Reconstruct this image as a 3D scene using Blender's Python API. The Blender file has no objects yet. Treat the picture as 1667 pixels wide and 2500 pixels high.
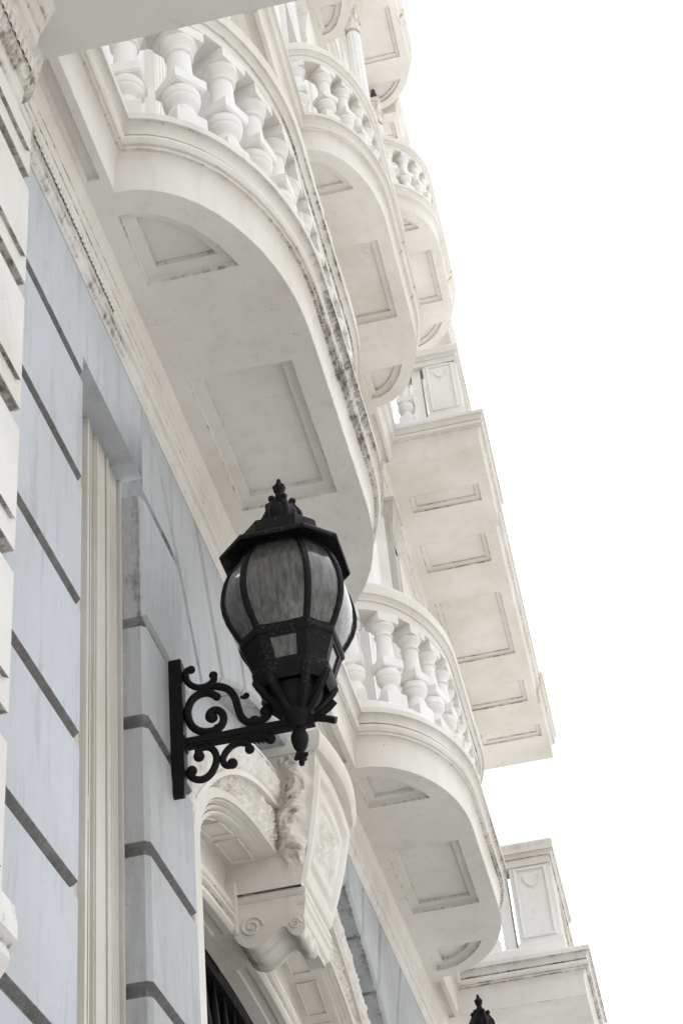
import bpy, bmesh, math, random
from math import radians as RAD, sin, cos, pi, sqrt, hypot
from mathutils import Vector, Matrix, noise
from mathutils.geometry import delaunay_2d_cdt
random.seed(4)
SC = bpy.context.scene
S = 1.5          # metres per unit of the facade measurements below
EYE = 1.6        # eye height


def V(x, o, z):
    """facade coordinates: x along the wall, o out from the wall, z above the eye -> world metres"""
    return (x * S, -o * S, z * S + EYE)


# ------------------------------------------------------------------ camera
cam_data = bpy.data.cameras.new('camera')
cam = bpy.data.objects.new('camera', cam_data)
SC.collection.objects.link(cam)
SC.camera = cam
cam_data.sensor_fit = 'VERTICAL'
cam_data.sensor_height = 36.0
cam_data.lens = 60.96
cam_data.clip_start = 0.05
cam_data.clip_end = 2000
Rm = Matrix(((0.20832563, -0.97424565, -0.08628932),
             (-0.59818063, -0.19671578, 0.77684157),
             (-0.77380899, -0.11021941, -0.62375582)))
M4 = Rm.transposed().to_4x4()
M4.translation = Vector(V(0, 1, 0))
cam.matrix_world = M4

# ------------------------------------------------------------------ sky, sun, exposure
SUN_EL, SUN_AZ = 66.0, 60.0      # azimuth: direction the light comes from, degrees ccw from +X
w = bpy.data.worlds.new('World')
SC.world = w
w.use_nodes = True
nt = w.node_tree
nt.nodes.clear()
sky = nt.nodes.new('ShaderNodeTexSky')
sky.sky_type = 'NISHITA'
sky.sun_disc = False
sky.sun_elevation = RAD(SUN_EL)
sky.sun_rotation = RAD(90 - SUN_AZ)
sky.air_density = 1.6
sky.dust_density = 4.0
sky.ozone_density = 1.0
hs = nt.nodes.new('ShaderNodeHueSaturation')
hs.inputs['Saturation'].default_value = 0.14
hs.inputs['Value'].default_value = 1.0
bg = nt.nodes.new('ShaderNodeBackground')
bg.inputs['Strength'].default_value = 0.15
wo = nt.nodes.new('ShaderNodeOutputWorld')
nt.links.new(sky.outputs[0], hs.inputs['Color'])
nt.links.new(hs.outputs[0], bg.inputs['Color'])
nt.links.new(bg.outputs[0], wo.inputs['Surface'])
sd = bpy.data.lights.new('sun', 'SUN')
sd.energy = 1.5
sd.angle = RAD(12)
sd.color = (1.0, 0.97, 0.93)
sun = bpy.data.objects.new('sun', sd)
SC.collection.objects.link(sun)
dv = Vector((cos(RAD(SUN_AZ)) * cos(RAD(SUN_EL)), sin(RAD(SUN_AZ)) * cos(RAD(SUN_EL)), sin(RAD(SUN_EL))))
sun.rotation_euler = dv.to_track_quat('Z', 'Y').to_euler()
sun.location = (0, -20, 30)
SC.view_settings.view_transform = 'Standard'
SC.view_settings.look = 'None'
SC.view_settings.exposure = 1.54
SC.view_settings.gamma = 1.0
SC.render.engine = 'CYCLES'
SC.cycles.use_denoising = True
SC.cycles.max_bounces = 8
SC.cycles.diffuse_bounces = 6

# ------------------------------------------------------------------ materials


def nodes(name):
    m = bpy.data.materials.new(name)
    m.use_nodes = True
    t = m.node_tree
    t.nodes.clear()
    out = t.nodes.new('ShaderNodeOutputMaterial')
    b = t.nodes.new('ShaderNodeBsdfPrincipled')
    t.links.new(b.outputs[0], out.inputs['Surface'])
    return m, t, b, out


def mathn(t, op, a, b=None, clamp=False):
    n = t.nodes.new('ShaderNodeMath')
    n.operation = op
    n.use_clamp = clamp
    for i, v in enumerate((a, b)):
        if v is None:
            continue
        if hasattr(v, 'links'):
            t.links.new(v, n.inputs[i])
        else:
            n.inputs[i].default_value = v
    return n.outputs[0]


def mixc(t, fac, a, b, mode='MIX'):
    n = t.nodes.new('ShaderNodeMix')
    n.data_type = 'RGBA'
    n.blend_type = mode
    for sock, v in ((n.inputs[0], fac), (n.inputs[6], a), (n.inputs[7], b)):
        if hasattr(v, 'links'):
            t.links.new(v, sock)
        elif isinstance(v, (int, float)):
            sock.default_value = v
        else:
            sock.default_value = (*v, 1)
    return n.outputs[2]


def noi(t, vec, scale, detail=4, rough=0.55):
    n = t.nodes.new('ShaderNodeTexNoise')
    n.inputs['Scale'].default_value = scale
    n.inputs['Detail'].default_value = detail
    n.inputs['Roughness'].default_value = rough
    if vec is not None:
        t.links.new(vec, n.inputs['Vector'])
    return n.outputs['Fac']


def ramp(t, fac, lo, hi):
    n = t.nodes.new('ShaderNodeMapRange')
    n.inputs['From Min'].default_value = lo
    n.inputs['From Max'].default_value = hi
    n.clamp = True
    t.links.new(fac, n.inputs['Value'])
    return n.outputs[0]


def plaster(name, base, warm=0.0, streak=0.25, speck=0.5, bump=0.25, grime_col=(0.072, 0.058, 0.044), rough=0.75, coarse=0.2, peel=0.0):
    m, t, b, out = nodes(name)
    geo = t.nodes.new('ShaderNodeNewGeometry')
    pos = geo.outputs['Position']
    mp = t.nodes.new('ShaderNodeMapping')
    mp.inputs['Scale'].default_value = (7, 7, 0.9)
    t.links.new(pos, mp.inputs['Vector'])
    big = noi(t, pos, 1.3, 5)
    dark = tuple(c * k for c, k in zip(base, (0.86, 0.84, 0.80)))
    lite = tuple(min(1, c * 1.04) for c in base)
    col = mixc(t, ramp(t, big, 0.3, 0.7), dark, lite)
    # rain streaks down the face
    st = noi(t, mp.outputs[0], 1.6, 6, 0.7)
    stf = mathn(t, 'MULTIPLY', ramp(t, st, 0.52, 0.78), streak)
    col = mixc(t, stf, col, tuple(c * k for c, k in zip(base, (0.42, 0.39, 0.35))))
    # fine mould specks
    sp = noi(t, pos, 55, 3, 0.6)
    spm = noi(t, pos, 2.2, 3)
    spf = mathn(t, 'MULTIPLY', ramp(t, sp, 0.68, 0.74), mathn(t, 'MULTIPLY', ramp(t, spm, 0.5, 0.68), speck))
    col = mixc(t, spf, col, (0.10, 0.085, 0.07))
    # grime along mouldings and shade painted under blocks (attribute), broken up into blotches and streaks
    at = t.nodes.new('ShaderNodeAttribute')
    at.attribute_name = 'grime_shade'
    g1 = noi(t, pos, 9, 6, 0.7)
    mp2 = t.nodes.new('ShaderNodeMapping')
    mp2.inputs['Scale'].default_value = (30, 22, 4)
    t.links.new(pos, mp2.inputs['Vector'])
    g2 = noi(t, mp2.outputs[0], 1.5, 5, 0.7)
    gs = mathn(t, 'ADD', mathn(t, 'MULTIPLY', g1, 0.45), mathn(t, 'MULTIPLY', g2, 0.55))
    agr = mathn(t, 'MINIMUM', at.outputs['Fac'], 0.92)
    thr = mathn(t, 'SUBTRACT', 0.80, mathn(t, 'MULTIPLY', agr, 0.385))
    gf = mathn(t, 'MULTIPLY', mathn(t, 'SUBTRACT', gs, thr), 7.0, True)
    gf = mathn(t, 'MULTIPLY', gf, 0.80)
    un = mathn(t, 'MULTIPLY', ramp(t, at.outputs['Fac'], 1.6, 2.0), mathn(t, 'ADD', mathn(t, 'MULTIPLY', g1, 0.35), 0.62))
    col = mixc(t, un, col, (0.125, 0.122, 0.118))  # even dark grey for wall joints and painted shade under pilaster blocks
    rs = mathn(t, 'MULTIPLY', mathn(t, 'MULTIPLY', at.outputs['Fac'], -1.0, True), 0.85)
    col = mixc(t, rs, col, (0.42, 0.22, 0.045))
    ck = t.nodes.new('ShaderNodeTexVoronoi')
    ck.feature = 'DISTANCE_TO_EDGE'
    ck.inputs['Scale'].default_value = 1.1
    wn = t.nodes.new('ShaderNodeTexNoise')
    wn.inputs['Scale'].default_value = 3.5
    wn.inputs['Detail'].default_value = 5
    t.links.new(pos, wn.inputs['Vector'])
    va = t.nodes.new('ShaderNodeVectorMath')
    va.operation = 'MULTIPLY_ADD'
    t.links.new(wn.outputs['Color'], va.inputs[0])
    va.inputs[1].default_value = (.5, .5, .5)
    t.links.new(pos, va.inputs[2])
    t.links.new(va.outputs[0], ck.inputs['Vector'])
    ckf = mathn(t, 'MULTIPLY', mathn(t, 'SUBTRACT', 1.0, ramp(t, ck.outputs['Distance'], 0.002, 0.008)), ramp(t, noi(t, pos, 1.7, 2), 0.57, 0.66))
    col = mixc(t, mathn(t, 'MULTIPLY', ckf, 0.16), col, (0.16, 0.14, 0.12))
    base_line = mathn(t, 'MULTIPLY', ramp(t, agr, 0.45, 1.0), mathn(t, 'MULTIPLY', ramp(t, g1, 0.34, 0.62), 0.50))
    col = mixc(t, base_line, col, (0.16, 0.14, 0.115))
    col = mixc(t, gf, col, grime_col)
    if peel:
        pl = noi(t, mp.outputs[0], 2.6, 8, 0.75)
        col = mixc(t, mathn(t, 'MULTIPLY', ramp(t, pl, 0.56, 0.62), peel), col, (0.30, 0.30, 0.30))
    t.links.new(col, b.inputs['Base Color'])
    b.inputs['Roughness'].default_value = rough
    b.inputs['Specular IOR Level'].default_value = 0.25
    n1 = noi(t, pos, 34, 6, 0.6)
    n2 = noi(t, pos, 5, 3)
    hgt = mathn(t, 'ADD', mathn(t, 'MULTIPLY', n1, bump), mathn(t, 'MULTIPLY', n2, coarse * 4))
    bp = t.nodes.new('ShaderNodeBump')
    bp.inputs['Strength'].default_value = 0.5
    bp.inputs['Distance'].default_value = 0.012
    t.links.new(hgt, bp.inputs['Height'])
    t.links.new(bp.outputs[0], b.inputs['Normal'])
    return m


M_CREAM = plaster('cream_plaster', (0.705, 0.683, 0.646), streak=0.18)
M_WHITE = plaster('white_plaster', (0.79, 0.783, 0.77), streak=0.12)
M_PALE = plaster('pale_plaster', (0.72, 0.712, 0.70), streak=0.14, speck=0.6)
M_SOOT = plaster('sooty_cream_plaster', (0.715, 0.695, 0.664), streak=0.22, speck=0.9)
M_SOFFIT = plaster('soffit_plaster', (0.70, 0.688, 0.670), streak=0.08, speck=0.7, bump=0.2)
M_BLUE = plaster('pale_blue_plaster', (0.51, 0.537, 0.58), streak=0.6, speck=0.6, bump=0.35, coarse=0.3, grime_col=(0.13, 0.13, 0.13), peel=0.2)
M_BLUEGREY = plaster('stained_blue_plaster', (0.445, 0.462, 0.487), streak=0.62, speck=0.8, bump=0.6, coarse=0.6, grime_col=(0.13, 0.13, 0.13), peel=0.35)
M_STONE = plaster('carved_plaster', (0.71, 0.685, 0.645), streak=0.15, speck=0.9, bump=0.7, coarse=0.5)
M_GREY = plaster('weathered_plaster', (0.50, 0.48, 0.45), streak=0.8, speck=1.0, bump=0.6, coarse=0.4)
M_FRAME = plaster('painted_metal_frame', (0.60, 0.585, 0.545), streak=0.25, speck=0.4, bump=0.02, rough=0.45, coarse=0.02)


def iron(name, flake):
    m, t, b, out = nodes(name)
    geo = t.nodes.new('ShaderNodeNewGeometry')
    pos = geo.outputs['Position']
    n = noi(t, pos, 95, 7, 0.8)
    k = noi(t, pos, 8, 4)
    f = mathn(t, 'MULTIPLY', ramp(t, n, 0.64 - flake * 0.1, 0.72), ramp(t, k, 0.47, 0.60))
    col = mixc(t, mathn(t, 'MULTIPLY', f, flake), (0.0065, 0.006, 0.0065), (0.30, 0.29, 0.27))
    r = noi(t, pos, 22, 4)
    t.links.new(col, b.inputs['Base Color'])
    t.links.new(mathn(t, 'ADD', mathn(t, 'MULTIPLY', r, 0.4), 0.36), b.inputs['Roughness'])
    b.inputs['Specular IOR Level'].default_value = 0.16
    bp = t.nodes.new('ShaderNodeBump')
    bp.inputs['Strength'].default_value = 0.35
    bp.inputs['Distance'].default_value = 0.004
    t.links.new(noi(t, pos, 45, 5), bp.inputs['Height'])
    t.links.new(bp.outputs[0], b.inputs['Normal'])
    return m


M_IRON = iron('black_painted_iron', 0.25)
M_IRONF = iron('flaking_black_iron', 0.75)


def lampglass():
    m, t, b, out = nodes('dirty_frosted_glass')
    geo = t.nodes.new('ShaderNodeNewGeometry')
    pos = geo.outputs['Position']
    mp = t.nodes.new('ShaderNodeMapping')
    mp.inputs['Scale'].default_value = (40, 40, 6)
    t.links.new(pos, mp.inputs['Vector'])
    st = noi(t, mp.outputs[0], 1.4, 6, 0.65)
    d = noi(t, pos, 12, 4)
    col = mixc(t, ramp(t, st, 0.38, 0.72), (0.042, 0.040, 0.036), (0.22, 0.217, 0.205))
    col = mixc(t, mathn(t, 'MULTIPLY', ramp(t, d, 0.5, 0.7), 0.5), col, (0.035, 0.032, 0.028))
    t.links.new(col, b.inputs['Base Color'])
    b.inputs['Roughness'].default_value = 0.3
    b.inputs['Specular IOR Level'].default_value = 0.5
    b.inputs['Coat Weight'].default_value = 1.0
    b.inputs['Coat Roughness'].default_value = 0.05
    b.inputs['Coat IOR'].default_value = 1.6
    tr = t.nodes.new('ShaderNodeBsdfTranslucent')
    t.links.new(mixc(t, ramp(t, st, 0.3, 0.7), (0.30, 0.295, 0.28), (0.5, 0.5, 0.48)), tr.inputs['Color'])
    mx = t.nodes.new('ShaderNodeMixShader')
    mx.inputs[0].default_value = 0.30
    t.links.new(b.outputs[0], mx.inputs[1])
    t.links.new(tr.outputs[0], mx.inputs[2])
    t.links.new(mx.outputs[0], out.inputs['Surface'])
    return m


M_GLASS = lampglass()


def plain(name, col, rough=0.6, spec=0.4):
    m, t, b, out = nodes(name)
    geo = t.nodes.new('ShaderNodeNewGeometry')
    n = noi(t, geo.outputs['Position'], 8, 5)
    c = mixc(t, n, tuple(k * 0.8 for k in col), tuple(k * 1.2 for k in col))
    t.links.new(c, b.inputs['Base Color'])
    b.inputs['Roughness'].default_value = rough
    b.inputs['Specular IOR Level'].default_value = spec
    return m


M_PANE = plain('dark_window_glass', (0.03, 0.035, 0.04), 0.08, 0.8)
M_DARK = plain('dark_interior', (0.016, 0.016, 0.017), 0.9, 0.1)
M_BALL = plain('black_plastic', (0.012, 0.012, 0.02), 0.25, 0.5)
M_GROUND = plain('pale_paving', (0.43, 0.43, 0.425), 0.85, 0.2)
M_OPP = plain('pale_render', (0.61, 0.605, 0.59), 0.85, 0.2)

# ------------------------------------------------------------------ mesh helpers


class MB:
    def __init__(s):
        s.v, s.f, s.g = [], [], []

    def vert(s, p, g=0.0):
        s.v.append(p)
        s.g.append(g)
        return len(s.v) - 1

    def face(s, *ix):
        s.f.append(tuple(ix))

    def grid(s, rows, closed_u=False, closed_v=False):
        """rows of (point, grime) -> quads"""
        ids = [[s.vert(*(p if isinstance(p[0], (tuple, list, Vector)) else (p, 0.0))) for p in r] for r in rows]
        nr, nc = len(ids), len(ids[0])
        for i in range(nr if closed_v else nr - 1):
            for j in range(nc if closed_u else nc - 1):
                a, b = ids[i], ids[(i + 1) % nr]
                k = (j + 1) % nc
                s.face(a[j], a[k], b[k], b[j])
        return ids

    def box(s, x0, x1, o0, o1, z0, z1, g=0.0):
        p = [V(x, o, z) for z in (z0, z1) for o in (o0, o1) for x in (x0, x1)]
        i = [s.vert(q, g) for q in p]
        for f in ((0, 1, 3, 2), (4, 6, 7, 5), (0, 4, 5, 1), (2, 3, 7, 6), (0, 2, 6, 4), (1, 5, 7, 3)):
            s.face(*[i[k] for k in f])

    def sweep(s, path, prof, closed=False, caps=False, gmul=None, basez=0.0, gadd=None):
        """sweep prof [(out, z[, grime])] along path [(x, o)] ; out is to the path's outward side (mitred)"""
        n = len(path)
        nrm = []
        for i in range(n):
            segs = []
            for a, b in ((i - 1, i), (i, i + 1)):
                if closed or (0 <= a and b < n):
                    p, q = path[a % n], path[b % n]
                    d = (q[0] - p[0], q[1] - p[1])
                    L = hypot(*d) or 1e-9
                    segs.append((-d[1] / L, d[0] / L))
            if len(segs) == 1:
                nrm.append(segs[0])
            else:
                mx, my = segs[0][0] + segs[1][0], segs[0][1] + segs[1][1]
                L2 = (mx * mx + my * my) or 1e-9
                nrm.append((2 * mx / L2, 2 * my / L2))
        rows = []
        for (x, o), (nx, no) in zip(path, nrm):
            gm = gmul(x, o) if gmul else 1.0
            ga = gadd(x, o) if gadd else 0.0
            rows.append([(V(x + nx * q[0], o + no * q[0], basez + q[1]), ga if ga < 0 else (q[2] if len(q) > 2 else 0.0) * gm + ga) for q in prof])
        ids = s.grid(rows, closed_v=closed)
        if caps:
            s.face(*ids[0])
            s.face(*ids[-1])
        return ids

    def lathe(s, c, prof, n=20, axis='z'):
        """c world centre (metres), prof [(r, h)] in metres"""
        rows = []
        for r, h in prof:
            rows.append([((c[0] + r * cos(2 * pi * k / n), c[1] + r * sin(2 * pi * k / n), c[2] + h), 0.0) for k in range(n)])
        ids = s.grid(rows, closed_u=True)
        if prof[0][0] > 1e-5:
            s.face(*ids[0])
        if prof[-1][0] > 1e-5:
            s.face(*reversed(ids[-1]))

    def tube(s, pts, r, n=10, ends=True, taper=None):
        """round bar through world points"""
        pts = [Vector(p) for p in pts]
        rows = []
        up = Vector((1, 0, 0))
        for i, p in enumerate(pts):
            a = pts[max(i - 1, 0)]
            b = pts[min(i + 1, len(pts) - 1)]
            d = (b - a).normalized()
            u = up if abs(d.dot(up)) < 0.9 else Vector((0, 0, 1))
            e1 = d.cross(u).normalized()
            e2 = d.cross(e1).normalized()
            rr = r if taper is None else r * taper(i / (len(pts) - 1))
            rows.append([(tuple(p + (e1 * cos(2 * pi * k / n) + e2 * sin(2 * pi * k / n)) * rr), 0.0) for k in range(n)])
        ids = s.grid(rows, closed_u=True)
        if ends:
            s.face(*ids[0])
            s.face(*reversed(ids[-1]))

    def ball(s, c, r, n=12, m=8, sq=(1, 1, 1)):
        rows = []
        for i in range(1, m):
            t = pi * i / m
            rows.append([((c[0] + r * sq[0] * sin(t) * cos(2 * pi * k / n), c[1] + r * sq[1] * sin(t) * sin(2 * pi * k / n), c[2] + r * sq[2] * cos(t)), 0.0) for k in range(n)])
        ids = s.grid(rows, closed_u=True)
        a = s.vert((c[0], c[1], c[2] + r * sq[2]))
        b = s.vert((c[0], c[1], c[2] - r * sq[2]))
        for k in range(n):
            s.face(a, ids[0][k], ids[0][(k + 1) % n])
            s.face(b, ids[-1][(k + 1) % n], ids[-1][k])

    def flat(s, outer, holes, z, to3=None, g=0.0):
        """fill a 2-D outline with holes at height z"""
        to3 = to3 or (lambda a, b: V(a, b, z))
        pts, edges = [], []
        for ring in [outer] + holes:
            k = len(pts)
            pts += [Vector(p) for p in ring]
            edges += [(k + i, k + (i + 1) % len(ring)) for i in range(len(ring))]
        vs, _, fs, _, _, _ = delaunay_2d_cdt(pts, edges, [], 0, 1e-6)

        def inside(c, ring):
            r = False
            for i in range(len(ring)):
                (x0, y0), (x1, y1) = ring[i], ring[i - 1]
                if (y0 > c[1]) != (y1 > c[1]) and c[0] < (x1 - x0) * (c[1] - y0) / (y1 - y0) + x0:
                    r = not r
            return r
        ids = [s.vert(to3(p[0], p[1]), g) for p in vs]
        for f in fs:
            c = (sum(vs[i][0] for i in f) / 3, sum(vs[i][1] for i in f) / 3)
            if inside(c, outer) and not any(inside(c, h) for h in holes):
                s.face(*[ids[i] for i in f])

    def build(s, name, mat, parent=None, ang=26, loc=None, recalc=True):
        me = bpy.data.meshes.new(name)
        me.from_pydata([tuple(p) for p in s.v], [], s.f)
        if any(s.g):
            at = me.attributes.new('grime_shade', 'FLOAT', 'POINT')
            at.data.foreach_set('value', s.g)
        if recalc:
            bm = bmesh.new()
            bm.from_mesh(me)
            bmesh.ops.remove_doubles(bm, verts=bm.verts, dist=1e-5)
            bmesh.ops.recalc_face_normals(bm, faces=bm.faces)
            bm.to_mesh(me)
            bm.free()
        me.materials.append(mat)
        me.shade_smooth()
        me.set_sharp_from_angle(angle=RAD(ang))
        o = bpy.data.objects.new(name, me)
        SC.collection.objects.link(o)
        if parent is not None:
            o.parent = parent
        if loc is not None:
            o.location = loc
        return o


def empty(name, label, cat, loc=(0, 0, 0), group=None):
    o = bpy.data.objects.new(name, None)
    SC.collection.objects.link(o)
    o.location = loc
    o['label'] = label
    o['category'] = cat
    if group:
        o['group'] = group
    return o


def inset(poly, d):
    n = len(poly)
    area = sum(poly[i - 1][0] * poly[i][1] - poly[i][0] * poly[i - 1][1] for i in range(n))
    sg = 1 if area > 0 else -1
    out = []
    for i in range(n):
        p, q, r = poly[i - 1], poly[i], poly[(i + 1) % n]
        d1 = (q[0] - p[0], q[1] - p[1])
        d2 = (r[0] - q[0], r[1] - q[1])
        l1, l2 = hypot(*d1), hypot(*d2)
        n1 = (-d1[1] / l1 * sg, d1[0] / l1 * sg)
        n2 = (-d2[1] / l2 * sg, d2[0] / l2 * sg)
        mx, my = n1[0] + n2[0], n1[1] + n2[1]
        L = mx * mx + my * my
        out.append((q[0] + 2 * mx / L * d, q[1] + 2 * my / L * d))
    return out


def panel(mb, poly, z, w=0.034, d1=0.018, d2=0.022, g=0.75):
    """sunk soffit panel: dirty lip, step, sloping margin, second step, field"""
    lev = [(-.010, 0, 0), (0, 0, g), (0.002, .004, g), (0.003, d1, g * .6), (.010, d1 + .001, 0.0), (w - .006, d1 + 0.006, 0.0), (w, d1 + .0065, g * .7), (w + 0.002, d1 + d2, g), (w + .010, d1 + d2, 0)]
    rings = []
    for off, dz, gr in lev:
        q = inset(poly, off) if off else poly
        rings.append([(V(x, o, z + dz), gr) for x, o in q])
    mb.grid(rings, closed_u=True)
    mb.flat(inset(poly, w + 0.010), [], z + d1 + d2)


def rect(x0, x1, o0, o1):
    return [(x0, o0), (x1, o0), (x1, o1), (x0, o1)]


# ------------------------------------------------------------------ the ground
mb = MB()
mb.flat([(-60, -3), (90, -3), (90, 60), (-60, 60)], [], -EYE / S)
g = mb.build('ground', M_GROUND)
g['kind'] = 'structure'

B = empty('building', 'ornate cream and pale blue colonial building with stacked curved balconies', 'building')

# levels (height of each balcony soffit)
Z1, Z2, Z3, Z4 = 3.40, 7.068, 10.715, 14.16

# edge moulding of every balcony and of the string courses: (out, height, grime)
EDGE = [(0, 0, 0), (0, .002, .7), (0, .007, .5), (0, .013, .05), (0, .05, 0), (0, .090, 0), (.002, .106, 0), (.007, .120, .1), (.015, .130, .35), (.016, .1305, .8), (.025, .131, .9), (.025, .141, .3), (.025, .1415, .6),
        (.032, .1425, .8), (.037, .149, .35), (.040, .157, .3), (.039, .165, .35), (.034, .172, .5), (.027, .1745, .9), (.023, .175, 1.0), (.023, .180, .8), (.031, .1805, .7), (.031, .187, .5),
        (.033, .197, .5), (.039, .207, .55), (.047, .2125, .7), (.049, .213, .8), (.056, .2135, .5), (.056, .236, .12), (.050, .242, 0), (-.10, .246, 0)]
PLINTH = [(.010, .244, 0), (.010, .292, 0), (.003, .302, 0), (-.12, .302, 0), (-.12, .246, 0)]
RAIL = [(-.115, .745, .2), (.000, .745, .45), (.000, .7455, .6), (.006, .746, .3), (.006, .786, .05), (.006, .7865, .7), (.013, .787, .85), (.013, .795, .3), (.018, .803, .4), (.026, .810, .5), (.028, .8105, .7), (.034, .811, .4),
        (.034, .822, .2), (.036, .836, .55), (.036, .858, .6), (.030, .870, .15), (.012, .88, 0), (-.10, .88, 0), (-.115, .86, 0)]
H_RAIL = .88

# ------------------------------------------------------------------ balusters


def baluster_mesh():
    mb = MB()
    h = (.745 - .300) * S

    def sq(a, z0, z1, ch=0.0, g=0.0):
        a *= S
        rings = [(a - ch * S, z0), (a, z0 + ch * S), (a, z1 - ch * S), (a - ch * S, z1)] if ch else [(a, z0), (a, z1)]
        rows = [[((sx * r, sy * r, z), g) for sx, sy in ((-1, -1), (1, -1), (1, 1), (-1, 1))] for r, z in rings]
        ids = mb.grid(rows, closed_u=True)
        mb.face(*ids[0])
        mb.face(*ids[-1])
    sq(.047, 0, .13 * h)
    prof = [(.046, .13), (.045, .15), (.041, .19), (.034, .225), (.031, .24), (.033, .25), (.040, .265), (.046, .285), (.050, .305), (.050, .315), (.047, .322), (.050, .328), (.053, .345), (.052, .375),
            (.047, .40), (.041, .42), (.041, .50), (.040, .54), (.036, .60), (.034, .68), (.033, .765), (.033, .77), (.039, .777), (.041, .787), (.039, .797), (.034, .803), (.033, .82), (.036, .838), (.043, .856), (.050, .878),
            (.051, .90), (.049, .915)]
    mb.lathe((0, 0, 0), [(r * S, q * h) for r, q in prof], n=24)
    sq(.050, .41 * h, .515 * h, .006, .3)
    sq(.051, .905 * h, h, 0, .55)  # abacus darker: stain plus shade beneath the rail, both in the colour
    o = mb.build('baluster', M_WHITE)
    return o


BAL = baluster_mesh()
_bal_used = [False]


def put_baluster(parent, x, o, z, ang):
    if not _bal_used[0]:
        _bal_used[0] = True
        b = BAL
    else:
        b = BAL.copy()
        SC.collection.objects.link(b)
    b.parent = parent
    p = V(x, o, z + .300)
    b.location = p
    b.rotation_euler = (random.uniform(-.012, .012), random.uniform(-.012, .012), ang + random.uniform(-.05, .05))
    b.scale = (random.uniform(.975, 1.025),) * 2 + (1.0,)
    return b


def ell_path(xc, half, o_in, o_f, a, ob, n=14, inset_=0.0):
    """bowed front: straight, quarter ellipse, straight front, quarter ellipse. (x, o) from near end to far end"""
    pts = [(xc - half + inset_, o_in)]
    cx = xc - half + a
    for i in range(n + 1):
        t = pi - (pi / 2) * i / n
        pts.append((cx + (a - inset_) * cos(t), ob + (o_f - ob - inset_) * sin(t)))
    m = 60 if inset_ == 0 else 8
    for i in range(1, m):
        pts.append((cx + (2 * (xc - cx)) * i / m, o_f - inset_))
    cx2 = 2 * xc - cx
    for i in range(n + 1):
        t = pi / 2 - (pi / 2) * i / n
        pts.append((cx2 + (a - inset_) * cos(t), ob + (o_f - ob - inset_) * sin(t)))
    pts.append((xc + half - inset_, o_in))
    return pts


def along(path, step, start):
    """points at equal steps along a path with the heading of the outward normal"""
    out = []
    acc = -start
    for (x0, o0), (x1, o1) in zip(path[:-1], path[1:]):
        L = hypot(x1 - x0, o1 - o0)
        if L < 1e-9:
            continue
        k = 0.0
        while acc + (L - k) >= 0:
            k += -acc if acc < 0 else 0
            acc = 0
            if k > L + 1e-9:
                break
            t = k / L
            # world heading of the outward normal (world y is minus o)
            out.append((x0 + (x1 - x0) * t, o0 + (o1 - o0) * t, math.atan2(-(x1 - x0), -(o1 - o0)) + pi / 2))
            acc = -step
            if L - k < step:
                break
        acc += L - k if acc == -step else L
    return out


def bow_balcony(xc, z, o_in, o_str, o_f, half=1.03, a=.636, ob=.122, gm=None, mat=None, bal=True, soot=1.0, label=None, spots=()):
    ob = max(ob, o_str + .003)
    path = ell_path(xc, half, o_str, o_f, a, ob)
    mb = MB()
    gmul = (lambda x, o: soot * (gm(x) if gm else 1.0))
    edge = EDGE

    def gadd(x, o):
        k = max(0.0, (gm(x) if gm else 0) - 1.0) * .42
        for sx, wd, val in spots:
            if o > o_f - .12 and abs(x - sx) < wd:
                k = val if val < 0 else k + val
        return k
    mb.sweep(path, edge, gmul=gmul, basez=z, gadd=gadd)
    # soffit with three sunk panels
    tab = .05
    outline = [(xc + half + tab, o_in), (xc + half + tab, o_str), (xc + half, o_str)] + list(reversed(path[1:-1])) + [(xc - half, o_str), (xc - half - tab, o_str), (xc - half - tab, o_in)]
    wi = .055
    p_in = o_in + .052
    sqp = rect(xc - .307, xc + .307, p_in, o_f - .076)
    qs = []
    ai, bi = a - .08, (o_f - ob) - .08
    for sgn in (-1, 1):
        cx = xc + sgn * (half - a)
        xe = xc + sgn * (half - .33)
        q = [(xe, p_in)]
        k = 12
        x_lim = abs(xe - cx)
        t1 = math.acos(min(1, x_lim / ai))
        for i in range(k + 1):
            t = t1 * (1 - i / k)
            q.append((cx + sgn * ai * cos(t), ob + bi * sin(t)))
        q.append((cx + sgn * ai, p_in))
        qs.append(q)
    mb.flat(outline, [inset(q, -.010) for q in [sqp] + qs], z)
    for q in [sqp] + qs:
        panel(mb, q, z)
    for xs in ((xc - half - tab), (xc + half + tab)):      # ends of the soffit tab
        i = [mb.vert(V(xs, o_in, z)), mb.vert(V(xs, o_str, z)), mb.vert(V(xs, o_str, z + .04)), mb.vert(V(xs, o_in, z + .04))]
        mb.face(*i)
    body = mb.build('balcony', mat or M_SOOT, B)
    if label:
        body['label'] = label
    pb = MB()
    pb.sweep(path, PLINTH, basez=z)
    pb.build('plinth', M_WHITE, body)
    rb = MB()
    rb.sweep(path, RAIL, basez=z, gmul=gmul)
    rb.build('handrail', M_SOOT, body)
    if bal:
        axis = ell_path(xc, half, o_str - .05, o_f, a, ob, inset_=.045)
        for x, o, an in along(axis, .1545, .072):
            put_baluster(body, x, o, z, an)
    return body


def gmA(x):
    return 0.88 + .8 * math.exp(-((x - 3.80) / .36) ** 2)


def gmC(x):
    return 0.85 + .5 * math.exp(-((x - 7.1) / .4) ** 2)


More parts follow.
